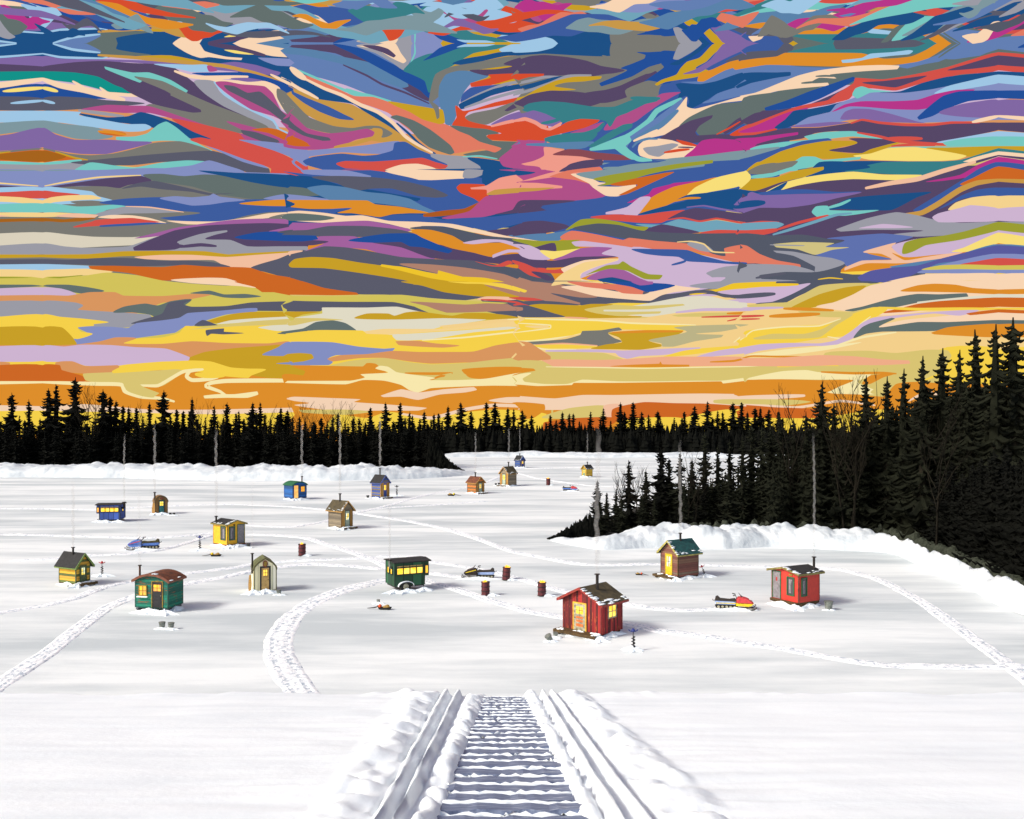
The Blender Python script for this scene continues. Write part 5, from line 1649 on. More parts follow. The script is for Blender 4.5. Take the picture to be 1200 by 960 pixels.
        if D.get('glass'):
            gz, gh, gm = D['glass'][:3]; gw = D['glass'][3] if len(D['glass']) > 3 else .62
            m = MB(); cz = z0 + dh * gz; hh = dh * gh; ww = dw * gw
            m.box(dx - ww/2, dx + ww/2, yy - .032, yy - .0225, cz - hh/2, cz + hh/2); pn = m.build('door_window', gm, door)
            if D.get('bars', True):
                m = MB(); m.box(dx - .014, dx + .014, yy - .04, yy - .0325, cz - hh/2, cz + hh/2); m.box(dx - ww/2, dx - .0145, yy - .04, yy - .0325, cz - .014, cz + .014); m.box(dx + .0145, dx + ww/2, yy - .04, yy - .0325, cz - .014, cz + .014)
                m.build('glazing_bar', D.get('barmat', INK), door)
        if D.get('panels'):
            m = MB()
            for (pz, ph) in D['panels']: m.box(dx - dw*.3, dx + dw*.3, yy - .03, yy - .0225, z0 + dh*(pz - ph/2), z0 + dh*(pz + ph/2))
            m.build('door_panel', D['panelmat'], door)
        m = MB(); hx = dx + dw * .38 * D.get('hs', 1); m.ball((hx, yy - .045, z0 + dh * .47), .028, .028, .028, 8, 5); m.tube([(hx, yy - .0225, z0 + dh * .47), (hx, yy - .045, z0 + dh * .47)], .012, 6); m.build('handle', D.get('hm', PIPE), door)
    for W in s.get('windows', []):
        face = W['face']
        if face == 'F': cx = (W['x'] - .5) * w; off = y0; ww = W['w'] * w
        else: cx = y0 + W['x'] * dp; off = hw if face == 'R' else -hw; ww = W['w'] * dp
        if face == 'L': off = -hw; 
        if face == 'L': window(root, W['mat'], W['frame'], cx, f + W['z'] * (wall - f), ww, W['h'] * (wall - f), 'L', -hw, W.get('panes', (2, 2)), cur=W.get('cur'))
        else: window(root, W['mat'], W['frame'], cx, f + W['z'] * (wall - f), ww, W['h'] * (wall - f), face, off, W.get('panes', (2, 2)), sill=W.get('sill'), cur=W.get('cur'))
    # stove pipe given by its pixel column and top; u,v locate it on the plan
    pu, pv, ph, pr = s['pipe'][:4]; top = s['pipe'][4] if len(s['pipe']) > 4 else None
    px, py = pu * hw, y0 + pv * dp
    zr = wall * .8 if abs(pu) > 1 else wall + rise * .2
    zt = wall + rise + ph * k; mt = s.get('pipemat', PIPE)
    m = MB(); m.tube([(px, py, zr), (px, py, zt)], pr * k, 10)
    if abs(pu) > 1: m.tube([(px, py, zr + pr*k), (math.copysign(hw + .01, pu), py, zr + pr*k)], pr * k * .9, 8)
    pi = m.build('stove_pipe', mt, root, smooth=False)
    m = MB(); m.tube([(px, py, zt), (px, py, zt + .8 * k)], [pr * k * 1.9, pr * k * 1.9], 10); m.build('pipe_cap', PIPE, pi)
    for ex in s.get('extra', []): ex(root, hw, y0, y1, f, wall, rise, k)
    ptop = Matrix.Translation(root.location) @ Matrix.Rotation(rz, 4, 'Z') @ Vector((px, py, zt + k))
    # kicked-up snow and packed heap
    Rm = Matrix.Rotation(rz, 3, 'Z')
    cf = org + Rm @ Vector((0, -.25, 0)); c2 = org + Rm @ Vector(((hw if s['side'] == 'R' else -hw), dp * .5, 0))
    sd = s.get('seed', 3)
    heap(cf, hw * 1.15, .42, .2, sd, 7, rz); heap(c2, .34, dp * .5, .16, sd + 50, 7, rz)
    heap(G + Rm @ Vector((0, -.3, 0)), .65, .5, .2, sd + 90, 6, rz)
    return root, ptop

def extra_box(name, mat, fx, fy, fz, label=None):
    """fractions: fx over half width, fy metres ahead of the front, fz over wall height"""
    def fn(root, hw, y0, y1, f, wall, rise, k):
        m = MB(); m.box(fx[0] * hw, fx[1] * hw, y0 - fy[1], y0 - fy[0], f + fz[0] * (wall - f), f + fz[1] * (wall - f))
        m.build(name, mat, root)
    return fn
def oval(name, mat, mat2, cx, cz, rx, rz):
    def fn(root, hw, y0, y1, f, wall, rise, k):
        def ring(r, t0, t1):
            mb = MB(); pts = [(cx * hw + rx * hw * r * math.cos(2*PI*i/16), f + cz * (wall - f) + rz * (wall - f) * r * math.sin(2*PI*i/16)) for i in range(16)]
            mb.prism(pts, y0 - t1, y0 - t0); return mb
        a = ring(1, .001, .05).build(name, mat, root); ring(.66, .051, .06).build('plaque_face', mat2, a)
    return fn

REDV = planks('red_boards', ['A82226', '8E1C20', 'AE2A28', '6E181C', '9C2622', '541418'], .125, True, '3A0E12', 'C0602C')  # darkest boards carry the right wall's shade in their colour
FIRE = worn('fire_red_paint', 'D03A2A', 'BE3228', 3, .55)
GRNB = planks('green_boards', ['0E7A64', '0C6A58', '11866C', '0A5E50'], .14, False, '083A34', 'A0501F')
YELP = worn('yellow_paint', 'EDB51C', 'DDA016', 4, .6)
YGB = planks('yellow_green_boards', ['E6B030', '66763A', 'E0B038', 'D8A43C', '5C6A34', 'E8B434'], .15, False, '2B2410', cyc=True)
LOGB = planks('brown_logs', ['7A4A40', '8A5448', '6E443C', '7E6A58', '83604C'], .15, False, '33201A')
GRYB = planks('grey_shingle', ['8A7D68', '7C705E', '968870', '6E6455'], .13, False, '3E362A')
TANV = planks('tan_boards', ['C0904A', 'B4843E', 'D0A258', 'A67834'], .2, True, '4A3518')
BLST = planks('blue_brown_boards', ['3C56A0', '3A4E8C', '77684A', '4562B0', '8A7A50'], .16, False, '151A2C', cyc=True)
BLUE = planks('blue_boards', ['1F5FA6', '1A528F', '2468B4', '174A80'], .2, False, '0E2C50')
ORB = planks('orange_brown_boards', ['E07A34', '8E6A3C', 'C8742E', '77603C'], .22, False, '2E1C0C', cyc=True)
NAVY = planks('navy_boards', ['3A5CA8', '334F90', '5A6A88', '2E4680'], .2, False, '141C30')
YELB = planks('yellow_boards', ['E4B83A', 'D2A42E', 'EDC64A', 'BE9228'], .2, False, '3C2E08')
CRMV = planks('cream_boards', ['F8F3D6', 'F2ECC6', 'FAF6DE', 'EEE6BC'], .3, True, '6A6648', None, wear=.12)
BRNV = planks('brown_barrel_boards', ['A07A44', '8A6638', 'B08A50', '7C5C34'], .14, True, '35240F')
TRGR = planks('green_panels', ['25543A', '1C4430', '2C6042', '20492F'], .62, True, '0E2418')
TRBL = planks('blue_panels', ['3F5EB0', '3A56A2', '4666BC', '354F96'], .5, True, '18264A')
YD = paint('EDBB3A', 'C98F2A'); GD = paint('5F7048', '3F4E30'); GREEN = paint('1C6B42', '124A2E'); TEAL = paint('2E7F80', '1F5C5E'); RED = paint('B5302C', '8C2420')
GREYD = paint('8D888C', '6F6A6E'); OCH = paint('9A7E28', '6B5718'); BLK = paint('17171A', '26262A'); WHT = paint('E6E4DA', 'BDBAB0'); TAND = paint('C9A566', 'A7854C'); PALEG = paint('B4C0AC', '8C9A84')
PANEL = paint('E87A3C', 'C9632C'); SILV = paint('B9B49A', '6C6650'); BLUEP = paint('2E4FA0', '22387A'); OLIVE = paint('8E8348', '665D30'); CRIM = paint('8A4030', '5E2A20')
MAR = worn('maroon_drum', '6E2A2E', '3B1C22', 6, .55, metal=.2)

tops = []
def H_(**k):
    r, p = hut(k); tops.append(p); return r
# nearest red hut
H_(label='big red board hut with yellow door and timber deck, nearest of all the huts', corner=(704.4,748.5), wf=46, ws=26, side='R', th=-37, wall=41, rise=14.5, floor=.17, wallmat=REDV, roofmat=ROOFOL, trim=paint('A03028', '6E2A1C'), cornermat=paint('8C2422'), deck=True, dmax=1.8, over=.24,
   door=dict(x=.45, w=.30, h=.86, mat=SILV, frame=YD, glass=(.76, .27, YEL, .6), panels=[(.49, .07), (.36, .08), (.2, .1)], panelmat=PANEL, t=.07, hs=-1),
   windows=[dict(face='R', x=.5, z=.68, w=.32, h=.36, mat=YEL, frame=SILV)], pipe=(.3, .45, 15, 1.9), seed=5, snow=True, skid=WOODD)
H_(label='fire red hut with grey door and green framed curtained windows, farthest right', corner=(935.7,713), wf=31, ws=24, side='R', th=-42, wall=40, rise=4.5, floor=.3, wallmat=FIRE, roofmat=ROOFBK, trim=OLIVE, cornermat=CRIM, hull=True, skid=WOODD, roof='flat', nsnow=18, over=.2, dmax=2.6,
   door=dict(x=.2, w=.27, h=.94, mat=GREYD, frame=GREEN, t=.05, bars=False, glass=(.72, .14, RED, .2)),
   windows=[dict(face='F', x=.72, z=.53, w=.22, h=.58, mat=DARKGL, frame=GREEN, panes=(1, 1), cur=GREYD), dict(face='R', x=.26, z=.53, w=.2, h=.58, mat=DARKGL, frame=GREEN, panes=(1, 1), cur=GREYD)],
   extra=[extra_box('number_plate', OCH, (.32, .58), (.001, .03), (.9, .96))], pipe=(.72, .92, 12, 1.5), seed=8)
H_(label='brown log hut with teal roof and yellow door in front of the right snow bank', corner=(794.6,679.4), wf=20.5, ws=24, side='R', th=-46, wall=30.5, rise=13, floor=.18, wallmat=LOGB, roofmat=ROOFGN, trim=paint('B9AE5C', '857C3C'), cornermat=WOODD, deck=True, over=.22, dmax=3,
   door=dict(x=.48, w=.34, h=.88, mat=paint('F0C41C', 'D8A818'), frame=paint('C4A62C'), glass=(.66, .5, glow('pale_lit_glass', 'C8DAD0', .8, 'F3B020'), .6)), pipe=(.1, .5, 8, 1.3), seed=12)
H_(label='green board hut with curved rust brown roof, black door and four pane window', corner=(196.9,718), wf=36.5, ws=17, side='R', th=-32, wall=37, rise=6.5, floor=.22, roof='arch', wallmat=GRNB, roofmat=ROOFBR, trim=paint('8A5038', '5E3424'), cornermat=paint('0C5A4A', '09463A'), skid=CONC, over=.14, dmax=2.6,
   door=dict(x=.68, w=.3, h=.93, mat=BLK, frame=OCH, glass=(.77, .25, YELO, .72), t=.05, panels=[(.5, .08), (.36, .08), (.2, .14)], panelmat=paint('26262A'), hm=SILV),
   windows=[dict(face='F', x=.24, z=.62, w=.2, h=.32, mat=YELO, frame=OCH, sill=WHITE)], pipe=(-.86, .15, 9.5, 1.2), pipemat=PIPEB, seed=14, nsnow=5)
H_(label='bright yellow hut with low roof, grey door and two narrow dark windows', corner=(266.3,641.6), wf=20, ws=16, side='L', th=32, wall=26.5, rise=4, floor=.2, roof='flat', nsnow=18, wallmat=YELP, roofmat=ROOFBK, trim=OLIVE, cornermat=paint('A87E18', '7C5A10'), hull=True, skid=paint('7C3420', '4E3420'), over=.16, dmax=2.6,
   door=dict(x=.76, w=.36, h=.93, mat=GREYD, frame=GREEN, t=.04), windows=[dict(face='F', x=.27, z=.55, w=.27, h=.62, mat=DARKGL, frame=GREEN, panes=(1, 1), cur=GREYD), dict(face='L', x=.28, z=.55, w=.3, h=.62, mat=DARKGL, frame=GREEN, panes=(1, 1), cur=GREYD)],
   extra=[extra_box('wall_lamp', INK, (-.3, -.16), (.001, .08), (.92, .99))], pipe=(-.82, .9, 3.5, 1.1), seed=16)
H_(label='yellow and green plank hut with black pitched roof, farthest left', corner=(88.7,687), wf=15.5, ws=18, side='L', th=38, wall=24, rise=12.5, floor=.14, wallmat=YGB, roofmat=ROOFBK, trim=paint('7C9648', '55702E'), cornermat=GD, deck=True, over=.24, dmax=2.9,
   door=dict(x=.5, w=.38, h=.9, mat=GD, frame=paint('4A5A34'), glass=(.68, .42, glow('pale_yellow_glass', 'E8C84A', .8, 'C8D8C0'), .56)), pipe=(-.2, .5, 6.5, 1.2), seed=18, snow=False)
H_(label='narrow cream hut with pointed arch gable and oval plaque over its door', corner=(297.4,694.8), wf=26, ws=3, side='L', th=6, thick=.04, wall=26.5, rise=13, floor=.1, roof='gothic', wallmat=CRMV, roofmat=paint('6C7048', '4A4E30'), trim=paint('6F6A3E', '4C4828'), cornermat=paint('6F6A3E', '4C4828'), over=.03, dmax=1.9,
   door=dict(x=.5, w=.33, h=1.06, mat=TAND, frame=BLK, glass=(.78, .26, glow('amber_glass', 'F5B21A', .95, 'F8C850'), .5), t=.1), extra=[oval('oval_plaque', CRIM, OCH, 0, 1.28, .21, .17)], pipe=(-1.06, .3, 5, 1.1), seed=20, snow=False)
H_(label='small brown barrel roofed hut with teal door at the back left', corner=(181.9,603), wf=13.8, ws=2.5, side='L', th=10, wall=14, rise=7, floor=.1, roof='barrel', wallmat=BRNV, roofmat=paint('8C6A3A', '5E4624'), trim=paint('6A5230', '4A3820'), cornermat=WOODD, over=.03, dmax=1.8,
   door=dict(x=.5, w=.38, h=1.12, mat=TEAL, frame=INK, glass=(.76, .32, YEL, .7)), extra=[oval('oval_plaque', CRIM, CRIM, 0, 1.36, .3, .07)], pipe=(-1.0, .2, 4.2, .9), seed=22, snow=False)
H_(label='blue hut with curved green roof, tan door and orange window', corner=(343,586), wf=16, ws=10, side='L', th=30, wall=17.5, rise=3.2, floor=.2, roof='arch', wallmat=BLUE, roofmat=GREEN, trim=GREEN, cornermat=paint('174A80'), skid=CONC, over=.12, dmax=2.5,
   door=dict(x=.24, w=.3, h=.93, mat=glow('glowing_tan_door', 'E3B566', .7, 'D89A48'), frame=paint('1A3F6C'), bars=False), windows=[dict(face='F', x=.72, z=.66, w=.24, h=.36, mat=glow('orange_lit_glass', 'E8982C', .85), frame=OCH)], pipe=(.78, .35, 5.5, .75), pipemat=PIPEB, seed=24, snow=False)  # plain tan door, given a glow of its own
H_(label='weathered grey shingled hut with a snowy mossy roof, left of centre', corner=(400,620.3), wf=13.2, ws=15, side='L', th=40, wall=22.5, rise=9.5, floor=.12, wallmat=GRYB, roofmat=ROOFOL, trim=WOODL, cornermat=WOODD, deck=True, over=.24, dmax=2.8,
   door=dict(x=.52, w=.36, h=.9, mat=PALEG, frame=paint('54604C'), glass=(.66, .4, glow('pale_yellow_glass2', 'F0C838', .85, 'D0DCC8'), .6)), extra=[extra_box('gable_facing', TANV, (-.98, -.35), (.001, .012), (0, .98)), extra_box('gable_facing', TANV, (.45, .98), (.001, .012), (0, .98))], pipe=(-.1, .5, 8, 1.0), seed=26)
H_(label='blue and brown striped plank hut with black roof close to the left shore bank', corner=(446,584.6), wf=10.3, ws=10.6, side='L', th=40, wall=19, rise=8, floor=.12, wallmat=BLST, roofmat=ROOFBK, trim=paint('5468B0', '3C4C88'), cornermat=WOODL, deck=True, over=.2, dmax=2.6,
   door=dict(x=.5, w=.36, h=.92, mat=BLUEP, frame=WOODL, glass=(.7, .36, YEL, .6)), extra=[extra_box('gable_facing', TANV, (-.98, -.35), (.001, .012), (0, .98)), extra_box('gable_facing', TANV, (.45, .98), (.001, .012), (0, .98))], pipe=(-.1, .5, 7.5, .8), seed=28, snow=False)
H_(label='orange and brown plank hut with rusty roof, second row from the far shore', corner=(558,578.8), wf=9.6, ws=10.6, side='L', th=42, wall=13.3, rise=6, floor=.1, wallmat=ORB, roofmat=ROOFBR, trim=WOODL, cornermat=WOODD, deck=True, over=.2, dmax=2.6,
   door=dict(x=.5, w=.36, h=.9, mat=PALEG, frame=INK, glass=(.66, .42, glow('pale_amber_glass', 'E6C060', .8), .56)), extra=[extra_box('gable_facing', TANV, (-.98, -.35), (.001, .012), (0, .98)), extra_box('gable_facing', TANV, (.45, .98), (.001, .012), (0, .98))], pipe=(-.1, .5, 4.5, .75), seed=30, snow=False)
H_(label='tan hut with grey shingled side wall, just right of the orange hut', corner=(595.5,570), wf=9.8, ws=9.8, side='R', th=-42, wall=15.2, rise=7.2, floor=.1, wallmat=GRYB, roofmat=ROOFOL, trim=WOODL, cornermat=WOODD, deck=True, over=.2, dmax=2.8,
   door=dict(x=.5, w=.38, h=.9, mat=PALEG, frame=INK, glass=(.7, .4, YEL, .6)), extra=[extra_box('gable_facing', TANV, (-.98, -.4), (.001, .012), (0, .98)), extra_box('gable_facing', TANV, (.4, .98), (.001, .012), (0, .98))], pipe=(.1, .5, 5, .75), seed=32)
H_(label='tiny navy blue hut with snowy black roof, nearest to the far shore', corner=(609.6,548.2), wf=5.4, ws=6.3, side='L', th=42, wall=8.8, rise=5, floor=.1, wallmat=NAVY, roofmat=ROOFBK, trim=paint('5468B0', '3C4C88'), cornermat=WOODD, over=.2, dmax=2.6,
   door=dict(x=.5, w=.4, h=.9, mat=BLUEP, frame=WOODL, glass=(.7, .36, YEL, .6)), pipe=(0, .5, 1.8, .5), seed=34)
H_(label='tiny yellow plank hut alone on the ice right of the smoke of the red hut', corner=(687.3,559.2), wf=5.6, ws=7, side='R', th=-44, wall=9.8, rise=4, floor=.1, wallmat=YELB, roofmat=ROOFBK, trim=paint('C8A84A', '8E7630'), cornermat=WOODD, over=.2, dmax=2.8,
   door=dict(x=.5, w=.42, h=.9, mat=paint('8FA080'), frame=GD, glass=(.68, .4, YEL, .56)), pipe=(.1, .5, 3, .5), seed=36)

# two trailers with a band of lit windows
def trailer(label, corner, wf, ws, side, th, wall, mat, dark, wheels, seed, endwin, hitchside):
    G = ground(*corner); k = G.y / F; t = math.radians(th); az = math.atan2(G.x, G.y); rz = t - az
    w = wf * k / math.cos(t); dp = max(1.4, min(2.3, ws * k / abs(math.sin(t)))); Ht = wall * k
    cl = Vector((w / 2 if side == 'R' else -w / 2, 0, 0)); org = G - Matrix.Rotation(rz, 3, 'Z') @ cl
    root = thing('fishing_trailer', label, 'trailer hut', org + Matrix.Rotation(rz, 3, 'Z') @ Vector((0, dp / 2, 0)), rz)
    hw = w / 2; y0, y1 = -dp / 2, dp / 2; f = Ht * (.2 if wheels else .14); e = -1 if side == 'R' else 1   # e: overhanging end
    m = MB(); m.prism([(-hw, f), (-hw, Ht), (hw, Ht), (hw, f)], y0, y1); m.build('wall', mat, root)
    bay = w * .15                                          # upper bay over the hitch end
    xa, xb = sorted((e * hw + e * .001, e * (hw + bay)))
    m = MB(); m.box(xa, xb, y0 + .02, y1 - .02, Ht * .5, Ht - .002); bo = m.build('bay', mat, root)
    window(bo, YELO, dark, (xa + xb) / 2, Ht * .72, bay * .55, Ht * .26, 'F', y0 + .02, (1, 1))
    m = MB(); x0 = -hw - .12 - (bay if e < 0 else 0); x1 = hw + .12 + (bay if e > 0 else 0)
    m.prism([(y0 - .14, Ht + .003), (0, Ht + .09), (y1 + .14, Ht + .003), (y1 + .14, Ht + .07), (0, Ht + .16), (y0 - .14, Ht + .07)], x0, x1, 0, Matrix(((0, 1, 0, 0), (1, 0, 0, 0), (0, 0, 1, 0), (0, 0, 0, 1))))
    m.build('roof', ROOFBK, root)
    for i in range(4):
        cw = w * .225; cx = -hw + w * .06 + cw * (i + .5) * .98
        window(root, YEL, dark, cx, Ht * .715, cw * .84, Ht * .2, 'F', y0, (1, 1), cur=None)
        m = MB(); m.box(cx - cw * .42, cx + cw * .42, y0 - .016, y0 - .001, Ht * .822 + .061, Ht * .86 + .061); m.build('roller_blind', TAND, root)
    side_face = 'L' if side == 'L' else 'R'
    for fx in endwin: window(root, YEL, dark, y0 + dp * fx, Ht * .7, dp * .17, Ht * .2, side_face, hw if side == 'R' else -hw, (1, 1))
    for sx in (-1, 1):
        for ya in (y0 - .012, y1 - .04):
            m = MB(); m.box(sx * hw - .035, sx * hw + .035, ya, ya + .052, f + .002, Ht - .004); m.build('corner_board', dark, root)
    m = MB(); m.box(-hw + .036, hw - .036, y0 - .018, y0 - .001, Ht * .57, Ht * .585)
    m.build('belt_rail', dark, root)
    m = MB(); m.box(-hw * .96, hw * .96, y0 + .1, y1 - .1, f - .09, f - .002)
    m.tube([(e * hw * .9, 0, f - .05), (e * (hw + bay * 1.15), 0, f - .04)], .045, 6); m.tube([(e * (hw + bay * .9), 0, f + .25), (e * (hw + bay * .9), 0, .05)], .03, 6)
    m.build('drawbar', PIPE, root)
    if wheels:
        for ya in (y0 - .05, y1 - .12):
            cx = -hw + w * .36; r = f * 1.0
            m = MB(); m.tube([(cx, ya - .02, r * .92), (cx, ya + .17, r * .92)], r * .92, 18); wh = m.build('wheel', INK, root)
            m = MB(); m.tube([(cx, ya - .035, r * .92), (cx, ya - .021, r * .92)], r * .5, 14); m.build('hub_cap', SILV, wh)
        m = MB(); cx = -hw + w * .36
        pts = []
        for i in range(9):
            a = PI * i / 8; pts.append((cx - 1.25 * f * 1.15 * math.cos(a), y0 - .09, f * .95 + 1.0 * f * math.sin(a) * .8))
        for i in range(8):
            a, b_ = pts[i], pts[i + 1]
            m.add([(a[0], a[1] - .1, a[2]), (b_[0], b_[1] - .1, b_[2]), (b_[0], y0 - .002, b_[2]), (a[0], y0 - .002, a[2]), (a[0], a[1] - .1, a[2] + .04), (b_[0], b_[1] - .1, b_[2] + .04), (b_[0], y0 - .002, b_[2] + .04), (a[0], y0 - .002, a[2] + .04)], [(3,2,1,0),(4,5,6,7),(0,1,5,4),(1,2,6,5),(2,3,7,6),(3,0,4,7)])
        m.build('mudguard', WHITE, root)
    else:
        for ya in (y0 + .15, y1 - .25):
            m = MB(); m.prism([(-hw - .3, .2), (-hw - .25, .26), (-hw + .1, .08), (hw, .08), (hw, 0), (-hw + .05, 0)], ya, ya + .1); m.box(-hw * .7, -hw * .7 + .1, ya, ya + .1, .081, f - .095); m.box(hw * .7 - .1, hw * .7, ya, ya + .1, .081, f - .095); m.build('runner', PIPE, root)
    xs = -e * hw; pr = 1.3 * k
    m = MB(); ez = Ht * .8
    m.tube([(xs, y0 + dp * .3, ez), (xs - e * pr * 1.6, y0 + dp * .3, ez), (xs - e * pr * 2.4, y0 + dp * .3, ez + pr), (xs - e * pr * 2.4, y0 + dp * .3, Ht + 2.4 * k)], pr, 10)
    pi = m.build('stove_pipe', PIPE if not wheels else GREYM, root)
    m = MB(); m.tube([(xs - e * pr * 2.4, y0 + dp * .3, Ht + 2.4 * k), (xs - e * pr * 2.4, y0 + dp * .3, Ht + 3.2 * k)], pr * 1.8, 10); m.build('pipe_cap', PIPE, pi)
    Rm = Matrix.Rotation(rz, 3, 'Z')
    heap(org + Rm @ Vector((-hw * .3, -.3, 0)), .75, .35, .2, seed, 6, rz); heap(org + Rm @ Vector((hw * .9, -.2, 0)), .7, .35, .18, seed + 3, 6, rz); heap(org + Rm @ Vector((-hw * 1.02, .1, 0)), .65, .4, .14, seed + 6, 6, rz)
    tops.append(root.location + Rm @ Vector((xs - e * pr * 2.4, y0 + dp * .3, Ht + 3.2 * k)))
    return root
trailer('dark green wheeled trailer with a band of four lit yellow windows', (462.7,694.5), 35, 10.5, 'L', 20, 34, TRGR, paint('16301F', '0F2216'), True, 40, (.35, .7), 1)
trailer('small blue trailer on runners with lit orange windows at the back left', (140.4,611.5), 22, 6, 'R', -17, 19.5, TRBL, paint('1A2A24', '14201C'), False, 44, (.5,), -1)

# things leaning on the arched huts
def plank_board(px, py, d_, h, label, tilt):
    p = ground(px, py); t = MB(); k = p.y / F
    t.prism([(-1.6*k, 0), (-2.0*k, h*k*.5), (-1.2*k, h*k), (.6*k, h*k), (1.4*k, h*k*.5), (1.0*k, 0)], -.06, .06)
    o = t.build('leaning_board', WOODL); o.location = p; o.rotation_euler = (0, tilt, 0); o['label'] = label; o['category'] = 'board'
plank_board(293, 695, 0, 21, 'orange board leaning on the left side of the cream arched hut', .02)
plank_board(180, 602.5, 0, 13, 'tan board leaning on the left side of the brown barrel roofed hut', .03)

# ---------------------------------------------------------------- snowmobiles
def snowmobile(px, py, wpx, right, upper, lower, tail, seatc, label, seed, stripe=None):
    G = ground(px, py); k = G.y / F; sc = wpx * k / 2.75; az = math.atan2(G.x, G.y)
    t = thing('snowmobile', label, 'snowmobile', G, -az + (0 if right else PI) + random.Random(seed).uniform(-.08, .08) + (.12 if right else -.12), 'snowmobiles parked on the ice', sc)
    def pr(pts, y0, y1, name, mat, par=None, inset=.05):
        m = MB(); n = len(pts); cx = sum(p[0] for p in pts) / n; cz = sum(p[1] for p in pts) / n
        q = [(cx + (x - cx) * (1 - inset), cz + (z - cz) * (1 - inset)) for x, z in pts]
        e = (y1 - y0) * .14
        rings = [(q, y0), (pts, y0 + e), (pts, y1 - e), (q, y1)]
        for P, y in rings: m.v += [(x, y, z) for x, z in P]
        for r in range(3):
            for i in range(n):
                a = r * n + i; b_ = r * n + (i + 1) % n; m.f.append((b_, a, a + n, b_ + n)); m.m.append(0)
        m.f.append(tuple(range(n))); m.f.append(tuple(range(4 * n - 1, 3 * n - 1, -1))); m.m += [0, 0]
        return m.build(name, mat, par or t)
    hood = pr([(.12, .42), (.1, .62), (.22, .78), (.5, .80), (.85, .70), (1.12, .52), (1.2, .42)], -.36, .36, 'hood', upper, inset=.13)
    pr([(.08, .25), (.1, .42), (1.2, .415), (1.08, .28), (.9, .22)], -.38, .38, 'belly_pan', lower, inset=.08)
    pr([(-1.25, .34), (-1.27, .52), (-.05, .5), (.07, .44), (.07, .3), (-1.1, .3)], -.2, .2, 'tunnel', tail)
    m = MB(); m.box(-1.2, .05, -.212, -.2, .36, .41); m.build('side_stripe', stripe or lower, t)
    if stripe is not None:
        m = MB(); m.tube([(.2, -.355, .70), (.6, -.37, .60), (1.1, -.33, .46)], .03, 6); m.tube([(.2, .355, .70), (.6, .37, .60), (1.1, .33, .46)], .03, 6); m.build('hood_stripe', stripe, hood)
    pr([(-1.28, .53), (-1.22, .78), (-1.1, .82), (-.95, .66), (-.3, .62), (.0, .68), (.12, .60), (.1, .5), (-.4, .51)], -.19, .19, 'seat', seatc)
    tr = pr([(-1.28, .2), (-1.2, .06), (-1.0, .02), (.0, .02), (.2, .12), (.2, .24), (.0, .3), (-1.1, .3)], -.18, .18, 'track', INK, inset=.02)
    m = MB()
    for i in range(5):
        for y in (-.19, .185): m.tube([(-1.05 + i * .26, y, .14), (-1.05 + i * .26, y + .012, .14)], .085, 12)
    m.build('bogie_wheel', SILV, tr)
    for y in (-.42, .42):
        m = MB()
        m.tube([(.2, y, .03), (.9, y, .02), (1.2, y, .05), (1.38, y, .17), (1.36, y, .26)], [.035, .04, .04, .03, .02], 6)
        m.tube([(.75, y, .04), (.8, y * .7, .3)], .025, 6); m.tube([(1.36, y, .26), (1.1, y, .08)], .014, 5)
        m.build('ski', PIPE, t)
    m = MB(); m.tube([(.15, 0, .62), (.02, 0, .95)], .025, 6); m.tube([(-.05, -.32, .93), (.02, -.1, .97), (.02, .1, .97), (-.05, .32, .93)], .025, 6); m.tube([(-.05, -.32, .93), (-.12, -.4, .93)], .035, 6); m.tube([(-.05, .32, .93), (-.12, .4, .93)], .035, 6); m.build('handlebar', INK, t)
    m = MB(); m.add([(.4, -.26, .79), (.28, -.2, 1.02), (.22, 0, 1.06), (.28, .2, 1.02), (.4, .26, .79), (.52, 0, .8), (.415, -.26, .79), (.295, -.2, 1.02), (.235, 0, 1.06), (.295, .2, 1.02), (.415, .26, .79), (.535, 0, .8)], [(0, 1, 2, 5), (5, 2, 3, 4), (11, 8, 7, 6), (10, 9, 8, 11), (0, 6, 7, 1), (1, 7, 8, 2), (2, 8, 9, 3), (3, 9, 10, 4)])
    m.build('windscreen', SMOKEGL, t)
    m = MB(); m.tube([(-1.27, -.18, .5), (-1.42, -.18, .56), (-1.42, .18, .56), (-1.27, .18, .5)], .018, 6); m.build('rear_rack', PIPE, t)
    m = MB(); m.ball((.98, 0, .63), .06, .1, .05, 8, 5); m.build('headlight', WHT, hood)
    heap(G + Vector((0, -.35, 0)), 1.5 * sc, .3, .1, seed, 7)
SMOKEGL, nt, b = newmat('tinted_windscreen'); b.inputs['Base Color'].default_value = hexc('5A5D60'); b.inputs['Alpha'].default_value = .55; b.inputs['Roughness'].default_value = .1
LB = paint('5F86D0', '4A6EB8'); RD = paint('D8484A', 'C03A3C'); YW = paint('F2D61E', 'DCBC18'); BKP = paint('26221E', '3A2E24'); OLS = paint('4E471C', '36320F'); PBL = paint('A9BCE0', '8CA4D4')
snowmobile(861, 713.5, 49, True, RD, YW, PBL, BKP, 'red and yellow snowmobile with black seat left of the fire red hut', 1)
snowmobile(561, 677.5, 40, False, paint('3A2A22', '241A16'), BKP, PBL, BKP, 'black and brown snowmobile beside the two burning drums in the middle', 2, YW)
snowmobile(168, 643.5, 39, False, LB, LB, LB, OLS, 'sky blue snowmobile with red stripe and olive seat on the left', 3, RD)
snowmobile(668.5, 575.5, 19.5, True, RD, LB, LB, OLS, 'small distant blue snowmobile with olive seat near the right point', 4)

